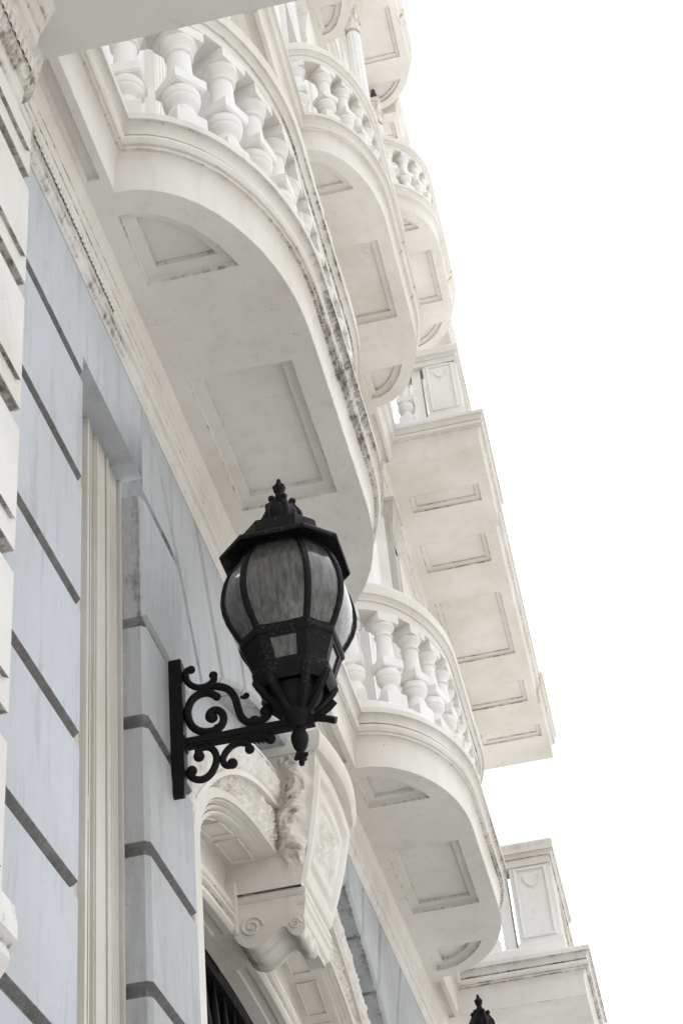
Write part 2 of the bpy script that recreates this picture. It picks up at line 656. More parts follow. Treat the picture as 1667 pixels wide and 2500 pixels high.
A = bow_balcony(3.81, Z1, .054, .121, .483, gm=gmA, soot=1.0, label='curved balcony with dark soot streaks along its front moulding')
Cb = bow_balcony(6.81, Z1, .054, .121, .483, gm=gmC, soot=.85)
Bb = bow_balcony(6.81, Z2, .10, .168, .51, gm=lambda x: .75, soot=.9, spots=((6.76, .010, .6), (7.12, .008, .4)))
Kb = bow_balcony(6.81, Z3, .09, .158, .46, gm=lambda x: .7, soot=.7)
A2 = bow_balcony(3.81, Z2, .10, .168, .51, gm=lambda x: .3, soot=.6)
Db = bow_balcony(10.40, Z3, .12, .18, .632, half=.90, a=.56, ob=.18, gm=lambda x: .7, soot=.6, spots=((10.60, .014, -.9),))
D2b = bow_balcony(10.40, Z4, .12, .19, .634, half=.90, a=.56, ob=.19, gm=lambda x: .7, soot=.6, bal=False, spots=((10.33, .014, -.8),))


# ------------------------------------------------------------------ straight balconies (near pavilion, far pavilion)
def pier(parent, x, o, z, side=.17, deep=None, swag=True):
    mb = MB()
    a = side / 2
    c = (deep or side) / 2
    z0, z1 = z + .246, z + .760
    mb.box(x - a - .012, x + a + .012, o - c - .012, o + c + .012, z0, z0 + .075)
    mb.sweep([(x - a, o - c), (x - a, o + c), (x + a, o + c), (x + a, o - c)], [(0, z0 + .075), (0, z1)], closed=True)
    # raised border round a sunk field on the two street faces
    for face in ('side', 'front'):
        def T(u, v, d, face=face):
            return V(x - a - d, o + u, v) if face == 'side' else V(x + u, o + c + d, v)
        hw = c if face == 'side' else a
        b0, b1, c0, c1 = -hw + .018, hw - .018, z0 + .10, z1 - .02
        rows = []
        for ins, d in ((0, .0005), (.004, .010), (.014, .010), (.020, .002)):
            rows.append([(T(u, v, d), 0.0) for u, v in ((b0 + ins, c0 + ins), (b1 - ins, c0 + ins), (b1 - ins, c1 - ins), (b0 + ins, c1 - ins))])
        mb.grid(rows, closed_u=True)
        if swag:
            rows = []
            for i in range(13):
                t = pi + pi * i / 12
                r = []
                for k in range(5):
                    q = k / 4
                    wd = .020 * sin(pi * i / 12) + .004
                    r.append((T(.042 * cos(t), c1 - .045 + .05 * sin(t) - wd * q, .001 + .010 * sin(pi * q)), 0.0))
                rows.append(r)
            mb.grid(rows)
    p = mb.build('pier', M_WHITE, parent)
    return p


def box_balcony(x0, x1, z, o_in, o_f, panels, steps=None, bal=True, near=True, mat=None, gm=None, rail=True):
    if steps:
        xa, xb, do = steps
        front = [(x0, o_f), (xa, o_f), (xa, o_f - do), (xb, o_f - do), (xb, o_f), (x1, o_f)]
    else:
        front = [(x0, o_f), (x1, o_f)]
    path = [(x0, o_in)] + front + [(x1, o_in)]
    # finer path so the grime can vary
    fine = []
    for p, q in zip(path[:-1], path[1:]):
        n = max(1, int(hypot(q[0] - p[0], q[1] - p[1]) / .12))
        fine += [(p[0] + (q[0] - p[0]) * i / n, p[1] + (q[1] - p[1]) * i / n) for i in range(n)]
    fine.append(path[-1])
    gmul = (lambda x, o: gm(x, o)) if gm else (lambda x, o: .6)
    mb = MB()
    mb.sweep(fine, EDGE, basez=z, gmul=gmul)
    outline = list(reversed(path))
    holes = [rect(*p) for p in panels]
    mb.flat(outline, [inset(h, -.010) for h in holes], z)
    for h in holes:
        panel(mb, h, z, w=.030, d1=.014, d2=.016, g=.9)
    body = mb.build('balcony', mat or M_CREAM, B)
    if rail:
        sb = .072
        back = [(x, o - sb if o > o_f - .1 else o) for x, o in path]
        pb = MB()
        pb.sweep(back, PLINTH, basez=z)
        pb.build('plinth', M_WHITE, body)
        rb = MB()
        rb.sweep([(x, o - sb if o > o_f - .001 - (steps[2] if steps else 0) else o) for x, o in fine], RAIL, basez=z, gmul=gmul)
        rb.build('handrail', M_SOOT, body)
        o_f = o_f - sb
    if bal:
        pier(body, x0 + .10, o_f - .108, z, side=.19, deep=.215)
        hb = MB()
        ph = o_f - .108 - .1075 - .022
        hb.box(x0 + .03, x0 + .16, ph - .060, ph, z + .246, z + .757)
        hb.box(x0 + .02, x0 + .17, ph - .070, ph + .004, z + .246, z + .315)
        hb.build('half_pier', M_WHITE, body)
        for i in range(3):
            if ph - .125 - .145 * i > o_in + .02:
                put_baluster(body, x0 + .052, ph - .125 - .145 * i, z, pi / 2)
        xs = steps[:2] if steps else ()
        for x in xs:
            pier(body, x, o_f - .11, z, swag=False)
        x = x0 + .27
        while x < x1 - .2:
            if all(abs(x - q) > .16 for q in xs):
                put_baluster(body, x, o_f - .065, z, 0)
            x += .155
    return body


E_PAN = [(8.76, 8.933, .202, .657), (9.29, 9.615, .18, .625), (9.994, 10.80, .165, .63), (11.176, 11.49, .182, .638), (11.86, 12.037, .215, .68)]
Eb = box_balcony(8.371, 12.42, Z2, .095, .732, E_PAN, steps=(9.24, 11.55, .022), gm=lambda x, o: .75)
Fb = box_balcony(8.346, 12.42, Z1, .052, .766, [(8.76, 8.933, .202, .657), (9.29, 9.615, .18, .625), (9.994, 10.80, .165, .63)], steps=(9.24, 11.55, .022), gm=lambda x, o: 1.15, mat=M_SOOT)
Gb = box_balcony(-1.6, 2.354, Z1, .0, .80, [], bal=False, gm=lambda x, o: .4, mat=M_SOFFIT, rail=False)
G2b = box_balcony(-1.6, 2.33, Z2, .0, .732, [], bal=False, rail=False)  # out of view; added to shade the balcony and blue wall beyond
G3b = box_balcony(-1.0, 2.0, Z3, .0, .62, [], bal=False, rail=False)  # likewise unseen, added only for the daylight it blocks
Nb = box_balcony(11.36, 15.2, Z4, .12, .40, [(11.48, 11.70, .18, .345), (12.1, 12.9, .18, .345)], bal=False, rail=False, gm=lambda x, o: .5)

# ------------------------------------------------------------------ rusticated ground floor
GR = (2.921, 2.591, 2.243, 1.906, 1.571, 1.236, .90, .56, .22, -.12, -.46, -.80)


def rust_profile(ztop, zbot, grooves, d=.022, h=.036, g=1.5):
    prof = [(0, ztop, 0)]
    for q in grooves:
        if zbot < q - h and q < ztop - .01:
            prof += [(0, q + .012, 0), (0, q + .0015, .1), (-.0012, q + .0004, g), (-d * .8, q - .010, g), (-d, q - .018, g), (-d, q - .028, g), (-.002, q - h + .002, .5), (0, q - h, .05), (0, q - h - .02, 0.0)]
    prof.append((0, zbot, 0))
    return prof


W0, W1 = 2.916, 3.385          # window opening
P1 = 3.785                     # near jamb of the portal
mb = MB()
near = [(2.0 + .05 * i, 0) for i in range(19)]
near = [p for p in near if p[0] < 2.90] + [(W0 - .016, 0), (W0, -.016), (W0, -.09)]
mb.sweep(near, rust_profile(2.974, -1.0667, GR, g=2.0))
# wall over the window and up to the string course: one sheet, its window head soffit
mb.flat([(2.0, 2.974), (W0, 2.974), (W1, 2.974), (W1, 3.26), (2.0, 3.26)], [], 0, to3=lambda a, b: V(a, 0, b))
mb.flat([(W0 - .02, 0), (W1 + .0, 0), (W1 + .0, -.10), (W0 - .02, -.10)], [], 2.974)
mb.build('wall', M_BLUE, B)

# pier between window and portal, with its joints running round the corner on to the window jamb
mb = MB()
cxA, czA, RA = 5.38, .80, 2.355     # flat arch over the portal


def arc_z(x):
    return czA + sqrt(max(0, RA * RA - (x - cxA) ** 2))


pth = [(W1, -.10), (W1, -.012), (W1 + .012, 0), (3.50, 0), (3.60, 0), (3.70, 0), (P1 - .006, 0), (P1, -.006), (P1, -.12)]
mb.sweep(pth, rust_profile(2.50, -1.0667, GR[2:], g=2.0))
mb.build('pier', M_BLUEGREY, B)


# voussoirs of the flat arch: each stone is a bevelled block, joints fan out from the arch centre
def voussoir(a0, a1, r0, ztop, left_vertical=None):
    mb = MB()
    c = .014

    def P(a, r):
        return (cxA + r * sin(a), czA + r * cos(a))
    inner = [P(a0 + (a1 - a0) * i / 6, r0) for i in range(7)]

    def top(a):
        r = (ztop - czA) / cos(a)
        return P(a, r)
    poly = inner + [top(a1), top(a0)]
    back = [(V(x, -.14, z), 0.0) for x, z in poly]
    mid = [(V(x, -c, z), .9) for x, z in poly]
    fr = [(V(x, 0, z), 0.0) for x, z in inset(poly, c)]
    mb.grid([back, mid, fr], closed_u=True)
    q = inset(poly, c)
    mb.flat(q, [], 0, to3=lambda a, b: V(a, 0, b))
    return mb


JA = [-.665, -.535, -.395, -.24, -.08, .08, .19, .295, .41, .53, .665]
vb = MB()
for a0, a1 in zip(JA[:-1], JA[1:]):
    m = voussoir(a0 + .004, a1 - .004, RA, 3.26)
    k = len(vb.v)
    vb.v += m.v
    vb.g += m.g
    vb.f += [tuple(i + k for i in f) for f in m.f]
arch = vb.build('arch_stone', M_BLUEGREY, B)
# springer stones at either side, between the arch and the pier
mb = MB()
for sgn in (-1, 1):
    xs = cxA + sgn * RA * sin(.665)
    xs2 = (P1 if sgn < 0 else 6.975)
    xo = W1 if sgn < 0 else 8.40
    poly = [(xo, 2.50)] + [(xs2 + (xs - xs2) * 0, 2.50)] + [(cxA + sgn * RA * sin(.74 - .075 * i / 6), czA + RA * cos(.74 - .075 * i / 6)) for i in range(7)] + [(cxA + sgn * 2.46 * .786, 3.26)] + [(xo, 3.26)]
    poly = [p for i, p in enumerate(poly) if i == 0 or hypot(p[0] - poly[i - 1][0], p[1] - poly[i - 1][1]) > 1e-4]
    if sgn < 0:
        poly = [(W1, 2.53), (P1, 2.53), (cxA - RA * sin(.665), czA + RA * cos(.665)), (cxA - (3.26 - czA) * math.tan(.665), 3.26)]
        gz = GR[0] - .02
        poly = [(W1, 2.53), (P1, 2.53)] + [(cxA - RA * sin(.74 - .075 * i / 5), czA + RA * cos(.74 - .075 * i / 5)) for i in range(6)] + [(cxA - (2.92 - czA) * math.tan(.665), 2.92), (W1, 2.92)]
    else:
        poly = [(8.40, 3.26), (8.40, 2.53), (6.975, 2.53)] + [(cxA + RA * sin(.74 - .075 * i / 5), czA + RA * cos(.74 - .075 * i / 5)) for i in range(6)] + [(cxA + (3.26 - czA) * math.tan(.665), 3.26)]
    fr = inset(poly, .012)
    mb.grid([[(V(x, -.14, z), 0) for x, z in poly], [(V(x, -.012, z), .9) for x, z in poly], [(V(x, 0, z), 0) for x, z in fr]], closed_u=True)
    mb.flat(fr, [], 0, to3=lambda a, b: V(a, 0, b))
mb.flat([(W1, 2.935), (cxA - (2.935 - czA) * math.tan(.668), 2.935), (cxA - (3.26 - czA) * math.tan(.668), 3.26), (W1, 3.26)], [], 0, to3=lambda a, b: V(a, 0, b))
mb.build('springer', M_BLUEGREY, B)
mb = MB()
mb.sweep([(6.975, -.12), (6.975, 0), (7.2, 0), (7.6, 0), (8.40, 0)], rust_profile(2.50, -1.0667, GR[2:], g=2.0))
mb.build('pier', M_BLUEGREY, B)

# ------------------------------------------------------------------ window with its stepped frame in the recess
mb = MB()
zb, zt = -.8, 2.974


def vstrip(x0, x1, o0, o1):
    mb.box(x0, x1, o0, o1, zb, zt - .001)


vstrip(W0 - .03, 3.112, -.13, -.074)
vstrip(3.112, 3.126, -.13, -.058)
vstrip(3.1275, 3.1385, -.20, -.150)
vstrip(3.140, 3.147, -.13, -.060)
vstrip(3.1475, 3.1775, -.22, -.170)
for k in range(3):
    vstrip(3.178 + .006 * k, 3.184 + .006 * k, -.13, -.062 + (.004 if k == 1 else 0))
vstrip(3.1965, 3.2025, -.13, -.085)
vstrip(3.203, 3.262, -.13, -.063)
vstrip(3.2625, 3.2675, -.13, -.085)
vstrip(3.268, 3.286, -.13, -.060)
for k in range(5):
    vstrip(3.286 + .0165 * k, 3.3005 + .0165 * k, -.13, -.0665)
    vstrip(3.3008 + .0165 * k, 3.3022 + .0165 * k, -.13, -.076)
vstrip(3.3690, 3.3725, -.13, -.09)
vstrip(3.373, 3.384, -.13, -.058)
win = mb.build('window_frame', M_FRAME, B)
mb = MB()
mb.box(3.128, 3.152, -.082, -.066, 1.83, 1.86)
mb.box(3.134, 3.142, -.068, -.060, 1.84, 1.90)
mb.build('catch', M_FRAME, win)

# ------------------------------------------------------------------ string course over the ground floor
mb = MB()
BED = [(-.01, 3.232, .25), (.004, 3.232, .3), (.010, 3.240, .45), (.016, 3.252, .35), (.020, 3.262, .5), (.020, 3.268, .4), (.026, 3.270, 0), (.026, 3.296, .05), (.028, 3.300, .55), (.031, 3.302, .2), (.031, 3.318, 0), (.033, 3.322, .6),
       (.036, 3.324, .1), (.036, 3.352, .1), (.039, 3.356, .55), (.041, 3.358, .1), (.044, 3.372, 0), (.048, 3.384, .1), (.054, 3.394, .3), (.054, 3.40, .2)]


def fine_line(x0, x1, o, st=.05):
    n = max(1, int((x1 - x0) / st))
    return [(x0 + (x1 - x0) * i / n, o) for i in range(n + 1)]


mb.sweep(fine_line(2.20, 12.4, 0), BED, gmul=lambda x, o: 1.9 if x < 3.2 else 1.45)
# its own soffit strip (with a sunk channel) and moulded edge between the balconies
segs = [(2.357, 3.81 - 1.03 - .05), (3.81 + 1.08, 6.81 - 1.08), (6.81 + 1.08, 8.345)]
CH = [(.054, Z1, .2), (.066, Z1, .2), (.068, Z1 + .016, .5), (.096, Z1 + .016, .2), (.098, Z1, .4), (.121, Z1, .3)]
for a, b in segs:
    mb.sweep(fine_line(a, b, 0), CH)
for a, b in ((2.30, 2.80), (4.82, 5.80), (7.82, 8.36)):
    mb.sweep(fine_line(a, b, .121), EDGE, basez=Z1, gmul=lambda x, o: .8)
sc = mb.build('string_course', M_SOOT, B)
# carved leaf row in the bed moulding by the near pavilion
mb = MB()
x = 2.46
k = 0
while x < 3.06:
    z = 3.283
    hgt = .032 * (.75 + .25 * random.random())
    rows = []
    for i in range(9):
        t = pi * i / 8
        rows.append([(V(x + .0072 * cos(t), .0248 + .0105 * sin(t) ** .7 * sin(pi * (.12 + .76 * j / 5)) ** .5, z - hgt / 2 + hgt * j / 5), .9 if i in (0, 1, 7, 8) else .25) for j in range(6)])
    mb.grid(rows)
    x += .0165 + random.uniform(-.0015, .0015)
mb.build('leaf_moulding', M_SOOT, sc, ang=80)

# ------------------------------------------------------------------ near pavilion: cream rusticated pilaster, bed mould and carved block
mb = MB()
PX, PO = 2.31, .08
zs = [(3.10, 2.938), (2.912, 2.606), (2.580, 2.262), (2.232, 1.922), (1.892, 1.582), (1.545, 1.235)]
for z1, z0 in zs:
    c = .020
    x0 = -.6
    rows = []
    prof = [(-.042, z1, .1), (-.018, z1 - .0, .1), (0, z1 - .020, 0), (0, (z0 + z1) / 2, 0), (0, z0 + .012, 0), (0, z0, .3), (-.003, z0, 1.75), (-.042, z0 + .001, 1.85)]  # block undersides darkened in the colour, standing for groove shade
    mb.sweep([(x0, PO), (1.2, PO), (1.7, PO), (2.1, PO), (PX, PO), (PX, -.02)], prof)
    # raised panel on each block, shade painted into the colour of its lower edge
    a0, a1 = z0 + .052, z1 - .05
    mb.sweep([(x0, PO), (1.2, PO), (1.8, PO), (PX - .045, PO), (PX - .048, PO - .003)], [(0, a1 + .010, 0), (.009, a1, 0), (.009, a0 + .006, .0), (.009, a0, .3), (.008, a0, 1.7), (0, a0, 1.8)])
mb.sweep([(x0, .045), (PX - .007, .045), (PX - .007, -.02)], [(0, 3.12), (0, -1.0)])
mb.build('pilaster', M_PALE, B)
mb = MB()
mb.sweep([(-.6, .09), (2.29, .09), (2.302, .084), (2.302, -.02)], [(0, 1.24, 0), (.018, 1.222, 0), (.024, 1.19, 0), (.024, 1.165, .3), (.012, 1.152, .8), (.014, 1.135, 0), (.0, 1.108, .3), (-.02, 1.10, .6), (-.02, -1.0667, 0)])
mb.build('pedestal', M_PALE, B)
mb = MB()
mb.sweep([(-.6, .08), (1.6, .08), (2.0, .08), (2.22, .08), (2.235, .07), (2.235, -.02)], [(0, 3.05, .5), (.006, 3.07, .8), (.012, 3.09, .5), (.014, 3.12, .95), (.024, 3.125, .9), (.034, 3.14, 1.0), (.040, 3.16, .9), (.040, 3.175, .8), (.036, 3.19, .7), (.040, 3.20, .8), (.05, 3.215, .8), (.05, 3.24, .8)])
mb.sweep([(-.6, .08), (1.6, .08), (2.0, .08), (2.18, .08), (2.19, .07), (2.19, -.02)], [(.05, 3.235, .6), (.052, 3.27, .4), (.056, 3.275, .95), (.060, 3.30, .4), (.060, 3.33, .3), (.064, 3.335, .9), (.072, 3.36, .4), (.084, 3.375, .4), (.084, 3.40, .3)])
mb.flat([(-.6, .02), (2.235, .02), (2.235, .125), (-.6, .125)], [], 3.2405)
cap = mb.build('bed_moulding', M_SOOT, B)
mb = MB()
x = 1.3
while x < 2.21:
    rows = []
    for i in range(9):
        t = pi * i / 8
        rows.append([(V(x + .0100 * cos(t), .1135 + .013 * sin(t) ** .7 * sin(pi * (.12 + .76 * j / 5)) ** .5, 3.148 + .046 * j / 5), .95 if i in (0, 1, 7, 8) else .5) for j in range(6)])
    mb.grid(rows)
    x += .0235 + random.uniform(-.002, .002)
mb.build('leaf_moulding', M_SOOT, cap, ang=80)

# ------------------------------------------------------------------ upper walls
def wall_level(z0, z1, x0, x1, o, opens, mat):
    mb = MB()
    mb.flat([(x0, z0), (x1, z0), (x1, z1), (x0, z1)], [[(a, z0 + .02), (b, z0 + .02), (b, zt), (a, zt)] for a, b, zt in opens], 0, to3=lambda a, b: V(a, o, b))
    for a, b, zt in opens:
        mb.sweep([(a, z0 + .02), (a, zt), (b, zt), (b, z0 + .02)], [(0, 0), (0, -.12)])
        k = len(mb.v) - 8
        # the reveal: rewrite swept points into the wall plane
        for i, (px, pz) in enumerate(((a, z0 + .02), (a, zt), (b, zt), (b, z0 + .02))):
            mb.v[k + 2 * i] = V(px, o, pz)
            mb.v[k + 2 * i + 1] = V(px, o - .14, pz)
    wl = mb.build('wall', mat, B)
    return wl


def window(a, b, z0, zt, o):
    """french window: frame, mullion and dark panes"""
    mb = MB()
    f = .03
    mb.box(a, a + f, o - .13, o - .10, z0, zt)
    mb.box(b - f, b, o - .13, o - .10, z0, zt)
    mb.box(a + f, b - f, o - .13, o - .10, zt - f, zt)
    m = (a + b) / 2
    mb.box(m - .018, m + .018, o - .128, o - .095, z0, zt - f)
    z = z0 + .6
    while z < zt - .3:
        mb.box(a + f, b - f, o - .127, o - .105, z, z + .02)
        z += .6
    fr = mb.build('window_frame', M_WHITE, B)
    mb = MB()
    mb.box(a + f, b - f, o - .14, o - .131, z0, zt - f)
    mb.build('pane', M_PANE, fr)
    # architrave round the opening
    mb = MB()
    prof = [(0, 0), (0, .018), (.03, .022), (.034, .03), (.062, .03), (.066, .036), (.078, .036), (.08, 0)]
    pts = [(a, z0), (a, zt), (b, zt), (b, z0)]
    rows = []
    for i, (px, pz) in enumerate(pts):
        sx = -1 if i < 2 else 1
        sz = 0 if i in (0, 3) else 1
        rows.append([(V(px + sx * q, o + d, pz + sz * q), 0.0) for q, d in prof])
    mb.grid(rows)
    mb.build('architrave', M_WHITE, fr)


LEV = [(Z1 + .246, Z2 + .02), (Z2 + .246, Z3 + .02), (Z3 + .246, Z4 + .3)]
for li, (z0, z1) in enumerate(LEV):
    o = (0.0, .03, .02)[li]
    ops = []
    for xc in (3.81, 6.81):
        ops.append(((xc + .16, xc + .60, z0 + 2.3), (xc - .20, xc + .34, z0 + 2.45), (xc - .3, xc + .3, z0 + 2.3))[li])
    wall_level(z0 - .02, z1, 2.2, 8.40, o, ops, M_WHITE)
    for a, b, zt in ops:
        window(a, b, z0, zt, o)
# pilasters flanking the windows
def pilaster(x, o, z0, z1, wd=.17, dep=.035, mat=None, flutes=5):
    mb = MB()
    pts = [(x - wd / 2, o - .005), (x - wd / 2, o + dep)]
    for k in range(flutes):
        c = x - wd / 2 + wd * (k + .5) / flutes
        q = wd / flutes * .3
        pts += [(c - q, o + dep), (c - q * .6, o + dep - .010), (c + q * .6, o + dep - .010), (c + q, o + dep)]
    pts += [(x + wd / 2, o + dep), (x + wd / 2, o - .005)]
    mb.sweep(pts, [(0, z0 + .22), (0, z1 - .30)])
    mb.sweep([(x - wd / 2, o - .005), (x - wd / 2, o + dep), (x + wd / 2, o + dep), (x + wd / 2, o - .005)], [(.028, z0), (.028, z0 + .13), (.02, z0 + .15), (.024, z0 + .17), (.01, z0 + .20), (0, z0 + .23)])
    mb.sweep([(x - wd / 2, o - .005), (x - wd / 2, o + dep), (x + wd / 2, o + dep), (x + wd / 2, o - .005)], [(0, z1 - .32), (.012, z1 - .30), (.012, z1 - .28), (.003, z1 - .27), (.006, z1 - .2), (.02, z1 - .13), (.034, z1 - .06), (.034, z1 - .03), (.044, z1 - .025), (.044, z1)])
    return mb.build('pilaster', mat or M_WHITE, B)


for li, (z0, z1) in enumerate(LEV[:2]):
    o = (0.0, .03)[li]
    for xc in (3.81, 6.81):
        for dx in ((-.20, .78) if li == 0 else (-.62, .70)):
            pilaster(xc + dx, o, z0, z1 - .22, wd=.20)
# string courses of the upper floors, between and behind the balconies
mb = MB()
for z, o, st in ((Z2, .03, .168), (Z3, .02, .158)):
    d = .10 if z == Z2 else .09
    bed = [(0 + o, z - .22, .3), (o + .006, z - .20, .4), (o + .010, z - .17, .2), (o + .018, z - .16, .6), (o + .018, z - .125, .1), (o + .026, z - .118, .5), (o + .026, z - .08, .1), (o + .036, z - .07, .5), (o + .05, z - .045, .2), (d - .006, z - .02, .4), (d, z - .012, .3), (d, z, .2)]
    mb.sweep(fine_line(2.2, 8.42, 0, .1), bed)
    spans = ((4.90, 5.73), (7.89, 8.369)) if True else ()
    for a, b in spans:
        mb.sweep(fine_line(a, b, 0, .1), [(d, z, .2), (d + .014, z, .2), (d + .016, z + .016, .4), (st - .024, z + .016, .2), (st - .022, z, .3), (st, z, .2)])
    for a, b in ((4.80, 5.82), (7.80, 8.40)):
        mb.sweep(fine_line(a, b, st, .1), EDGE, basez=z, gmul=lambda x, o: .35)
mb.build('string_course', M_CREAM, B)

# ------------------------------------------------------------------ far pavilion
mb = MB()
mb.sweep([(-14, .03), (2.31, .03), (2.31, -.02)], [(0, Z1 + .2), (0, Z4 + 2.2)])  # unseen upper wall, end and roof of near pavilion, added to block light
mb.sweep([(-14, -4), (-14, .03)], [(0, -1.0667), (0, Z4 + 2.2)])
mb.flat([(-14, .03), (2.31, .03), (2.31, -.1), (16, -.1), (16, -4), (-14, -4)], [], Z4 + 1.2)
mb.build('unseen_near_wall', M_CREAM, B)
mb = MB()
FO = .06
for z0, z1 in ((Z1 + .246, Z2 - .0), (Z2 + .246, Z3 - .0), (Z3 + .246, Z4)):
    mb.sweep([(8.40, -.1), (8.40, FO), (12.4, FO), (12.4, -.1)], [(0, z0), (0, z1)])
mb.sweep([(8.40, -.1), (8.40, FO), (16, FO)], [(0, Z4), (0, Z4 + 2.2)])
mb.sweep([(8.405, -.1), (8.405, .0), (13, .0)], [(0, -1.0667), (0, Z1 + .26)])
mb.build('wall', M_WHITE, B)
mb = MB()
for z in (Z2, Z3, Z4):
    path = [(8.40, -.05), (8.40, FO)] + fine_line(8.5, 12.4, FO, .3) + [(12.4, -.05)]
    mb.sweep(path, [(0, z - .26, .3), (.006, z - .24, .4), (.010, z - .20, .2), (.016, z - .19, .6), (.016, z - .15, .1), (.026, z - .14, .5), (.026, z - .09, .1), (.034, z - .08, .5), (.046, z - .05, .2), (.054, z - .02, .4), (.062, z - .006, .3), (.062, z - .001, .2)], gmul=lambda x, o: 1.6)
for z in (Z3, Z4):
    st = .18
    for a, b in ((8.40, 9.53), (11.27, 12.4)):
        mb.sweep([(a, -.02), (a, st), (b, st), (b, -.02)], EDGE, basez=z, gmul=lambda x, o: .35)
        mb.flat([(a, .0), (b, .0), (b, st), (a, st)], [], z)
mb.build('string_course', M_CREAM, B)
# the weathered corner pilaster below the far pavilion's balcony
pilaster(8.52, FO, Z1 + .26, Z2 - .27, wd=.20, dep=.04, mat=M_GREY, flutes=1)


# fluted columns with leafy capitals between the upper balconies of the far pavilion
def column(x, o, z0, z1, r=.062):
    mb = MB()
    n = 48
    rows = []
    zc = z1 - .34
    for k, z in enumerate((z0 + .16, z0 + .9, z0 + 1.8, zc - .06, zc - .05)):
        rr = r * (1 - .03 * k)
        fl = .0 if k == 4 else .10
        rows.append([(V(x + rr * (1 - fl * (0.5 + .5 * cos(12 * 2 * pi * i / n))) * cos(2 * pi * i / n), o + rr * (1 - fl * (0.5 + .5 * cos(12 * 2 * pi * i / n))) * sin(2 * pi * i / n), z), 0.0) for i in range(n)])
    mb.grid(rows, closed_u=True)
    col = mb.build('column', M_WHITE, B)
    mb = MB()
    c = V(x, o, zc)
    mb.lathe(c, [(q * S, h * S) for q, h in ((.056, -.055), (.066, -.05), (.068, -.035), (.060, -.02), (.054, -.015), (.054, 0), (.056, .12), (.064, .22), (.078, .28))], n=24)
    for tier, (hh, rr, nn, off) in enumerate(((.13, .058, 8, 0), (.22, .062, 8, .39))):
        for k in range(nn):
            t = 2 * pi * k / nn + off
            rows = []
            for i in range(7):
                q = i / 6
                out = rr + .004 + .028 * q ** 3
                zz = hh * (q if q < .85 else .85 - (q - .85) * .8)
                wd = .020 * (1 - .5 * q) * (1 + .3 * sin(q * 14))
                rows.append([(V(x + out * cos(t) - u * wd * sin(t), o + out * sin(t) + u * wd * cos(t), zc + zz), 0.0) for u in (-1, -.5, 0, .5, 1)])
            mb.grid(rows)
    for k in range(4):
        t = pi / 4 + k * pi / 2
        mb.tube([V(x + (.06 + .03 * q) * cos(t + d), o + (.06 + .03 * q) * sin(t + d), zc + .27 + hq) for q, d, hq in ((0, 0, -.08), (.6, 0, -.02), (1.2, 0, .0), (1.5, .1, -.02), (1.2, .15, -.045), (.9, .05, -.03))], .012 * S, 8)
    mb.box(x - .085, x + .085, o - .085, o + .085, zc + .285, zc + .34)
    mb.build('capital', M_CREAM, col)
    mb = MB()
    mb.box(x - .085, x + .085, o - .085, o + .085, z0, z0 + .05)
    mb.lathe(V(x, o, z0), [(q * S, h * S) for q, h in ((.084, .05), (.088, .07), (.084, .09), (.070, .10), (.068, .115), (.076, .125), (.076, .14), (.066, .15), (.062, .165))], n=24)
    mb.build('base', M_WHITE, col)


column(9.98, .185, Z3 + .246, Z4 - .13, r=.078)
column(11.10, .185, Z3 + .246, Z4 - .13, r=.078)

# ------------------------------------------------------------------ portal under the flat arch
XP, OP = 5.41, -.07          # centre, plane of its face


def ell(x_half, rise, z0, t):
    return (XP + x_half * cos(t), z0 + rise * sin(t))


N = 48
TS = [pi - pi * i / N for i in range(N + 1)]
ZB = -1.0667


def arch_band(mb, prof, drop=True):
    """prof [(a, b, z0, o, grime)]: one arch line per entry, jambs dropping to the ground"""
    rows = []
    for a, b, z0, o, gr in prof:
        rows.append([(V(XP - a, o, ZB), gr)] + [(V(*(lambda p: (p[0], o, p[1]))(ell(a, b, z0, t))), gr) for t in TS] + [(V(XP + a, o, ZB), gr)])
    mb.grid(rows)


def arch_mix(u):
    """from the opening's edge (0) to the outer edge of the archivolt (1)"""
    return (1.15 + .23 * u, .43 + .073 * u, 2.312 - .056 * u)


mb = MB()
arch_band(mb, [(*arch_mix(u), o, gr) for u, o, gr in ((0, -.250, .2), (0, -.126, .2), (.03, -.118, 0), (.10, -.112, 0), (.17, -.112, .35), (.19, -.120, .8), (.24, -.114, .5), (.28, -.102, 0), (.34, -.098, 0), (.38, -.100, .6), (.40, -.108, .7), (.44, -.100, .1), (.50, -.084, 0), (.56, -.080, .2), (.58, -.085, .6), (.60, -.074, 0), (.97, -.068, 0), (1.0, -.072, .3), (1.0, -.09, .4))])
surround = mb.build('portal', M_CREAM, B)
# coffers: sunk panels in the soffit of the portal arch
nC = 12
mb = MB()
for k in range(nC):
    t0, t1 = pi - pi * (k + .10) / nC, pi - pi * (k + .90) / nC
    rings = []
    for ins, dz, gr in ((0, -.001, .9), (.002, -.008, .4), (.008, -.008, 0), (.011, -.001, .8)):
        da = ins * .8
        ring = []
        oo0, oo1 = -.142 - ins, -.226 + ins
        for (t, oo) in [(t0 - da, oo0), (t0 * .7 + t1 * .3, oo0), (t0 * .3 + t1 * .7, oo0), (t1 + da, oo0), (t1 + da, oo1), (t0 * .3 + t1 * .7, oo1), (t0 * .7 + t1 * .3, oo1), (t0 - da, oo1)]:
            p = ell(1.15 + dz, .43 + dz, 2.312, t)
            ring.append((V(p[0], oo, p[1]), gr))
        rings.append(ring)
    mb.grid(rings, closed_u=True)
mb.build('coffer_moulding', M_CREAM, surround)
# inner order: flatter moulded arch behind, its soffit with narrow sunk panels
mb = MB()


def inner_mix(q):
    return (1.30 + q, .30 + q * .95, 2.19)


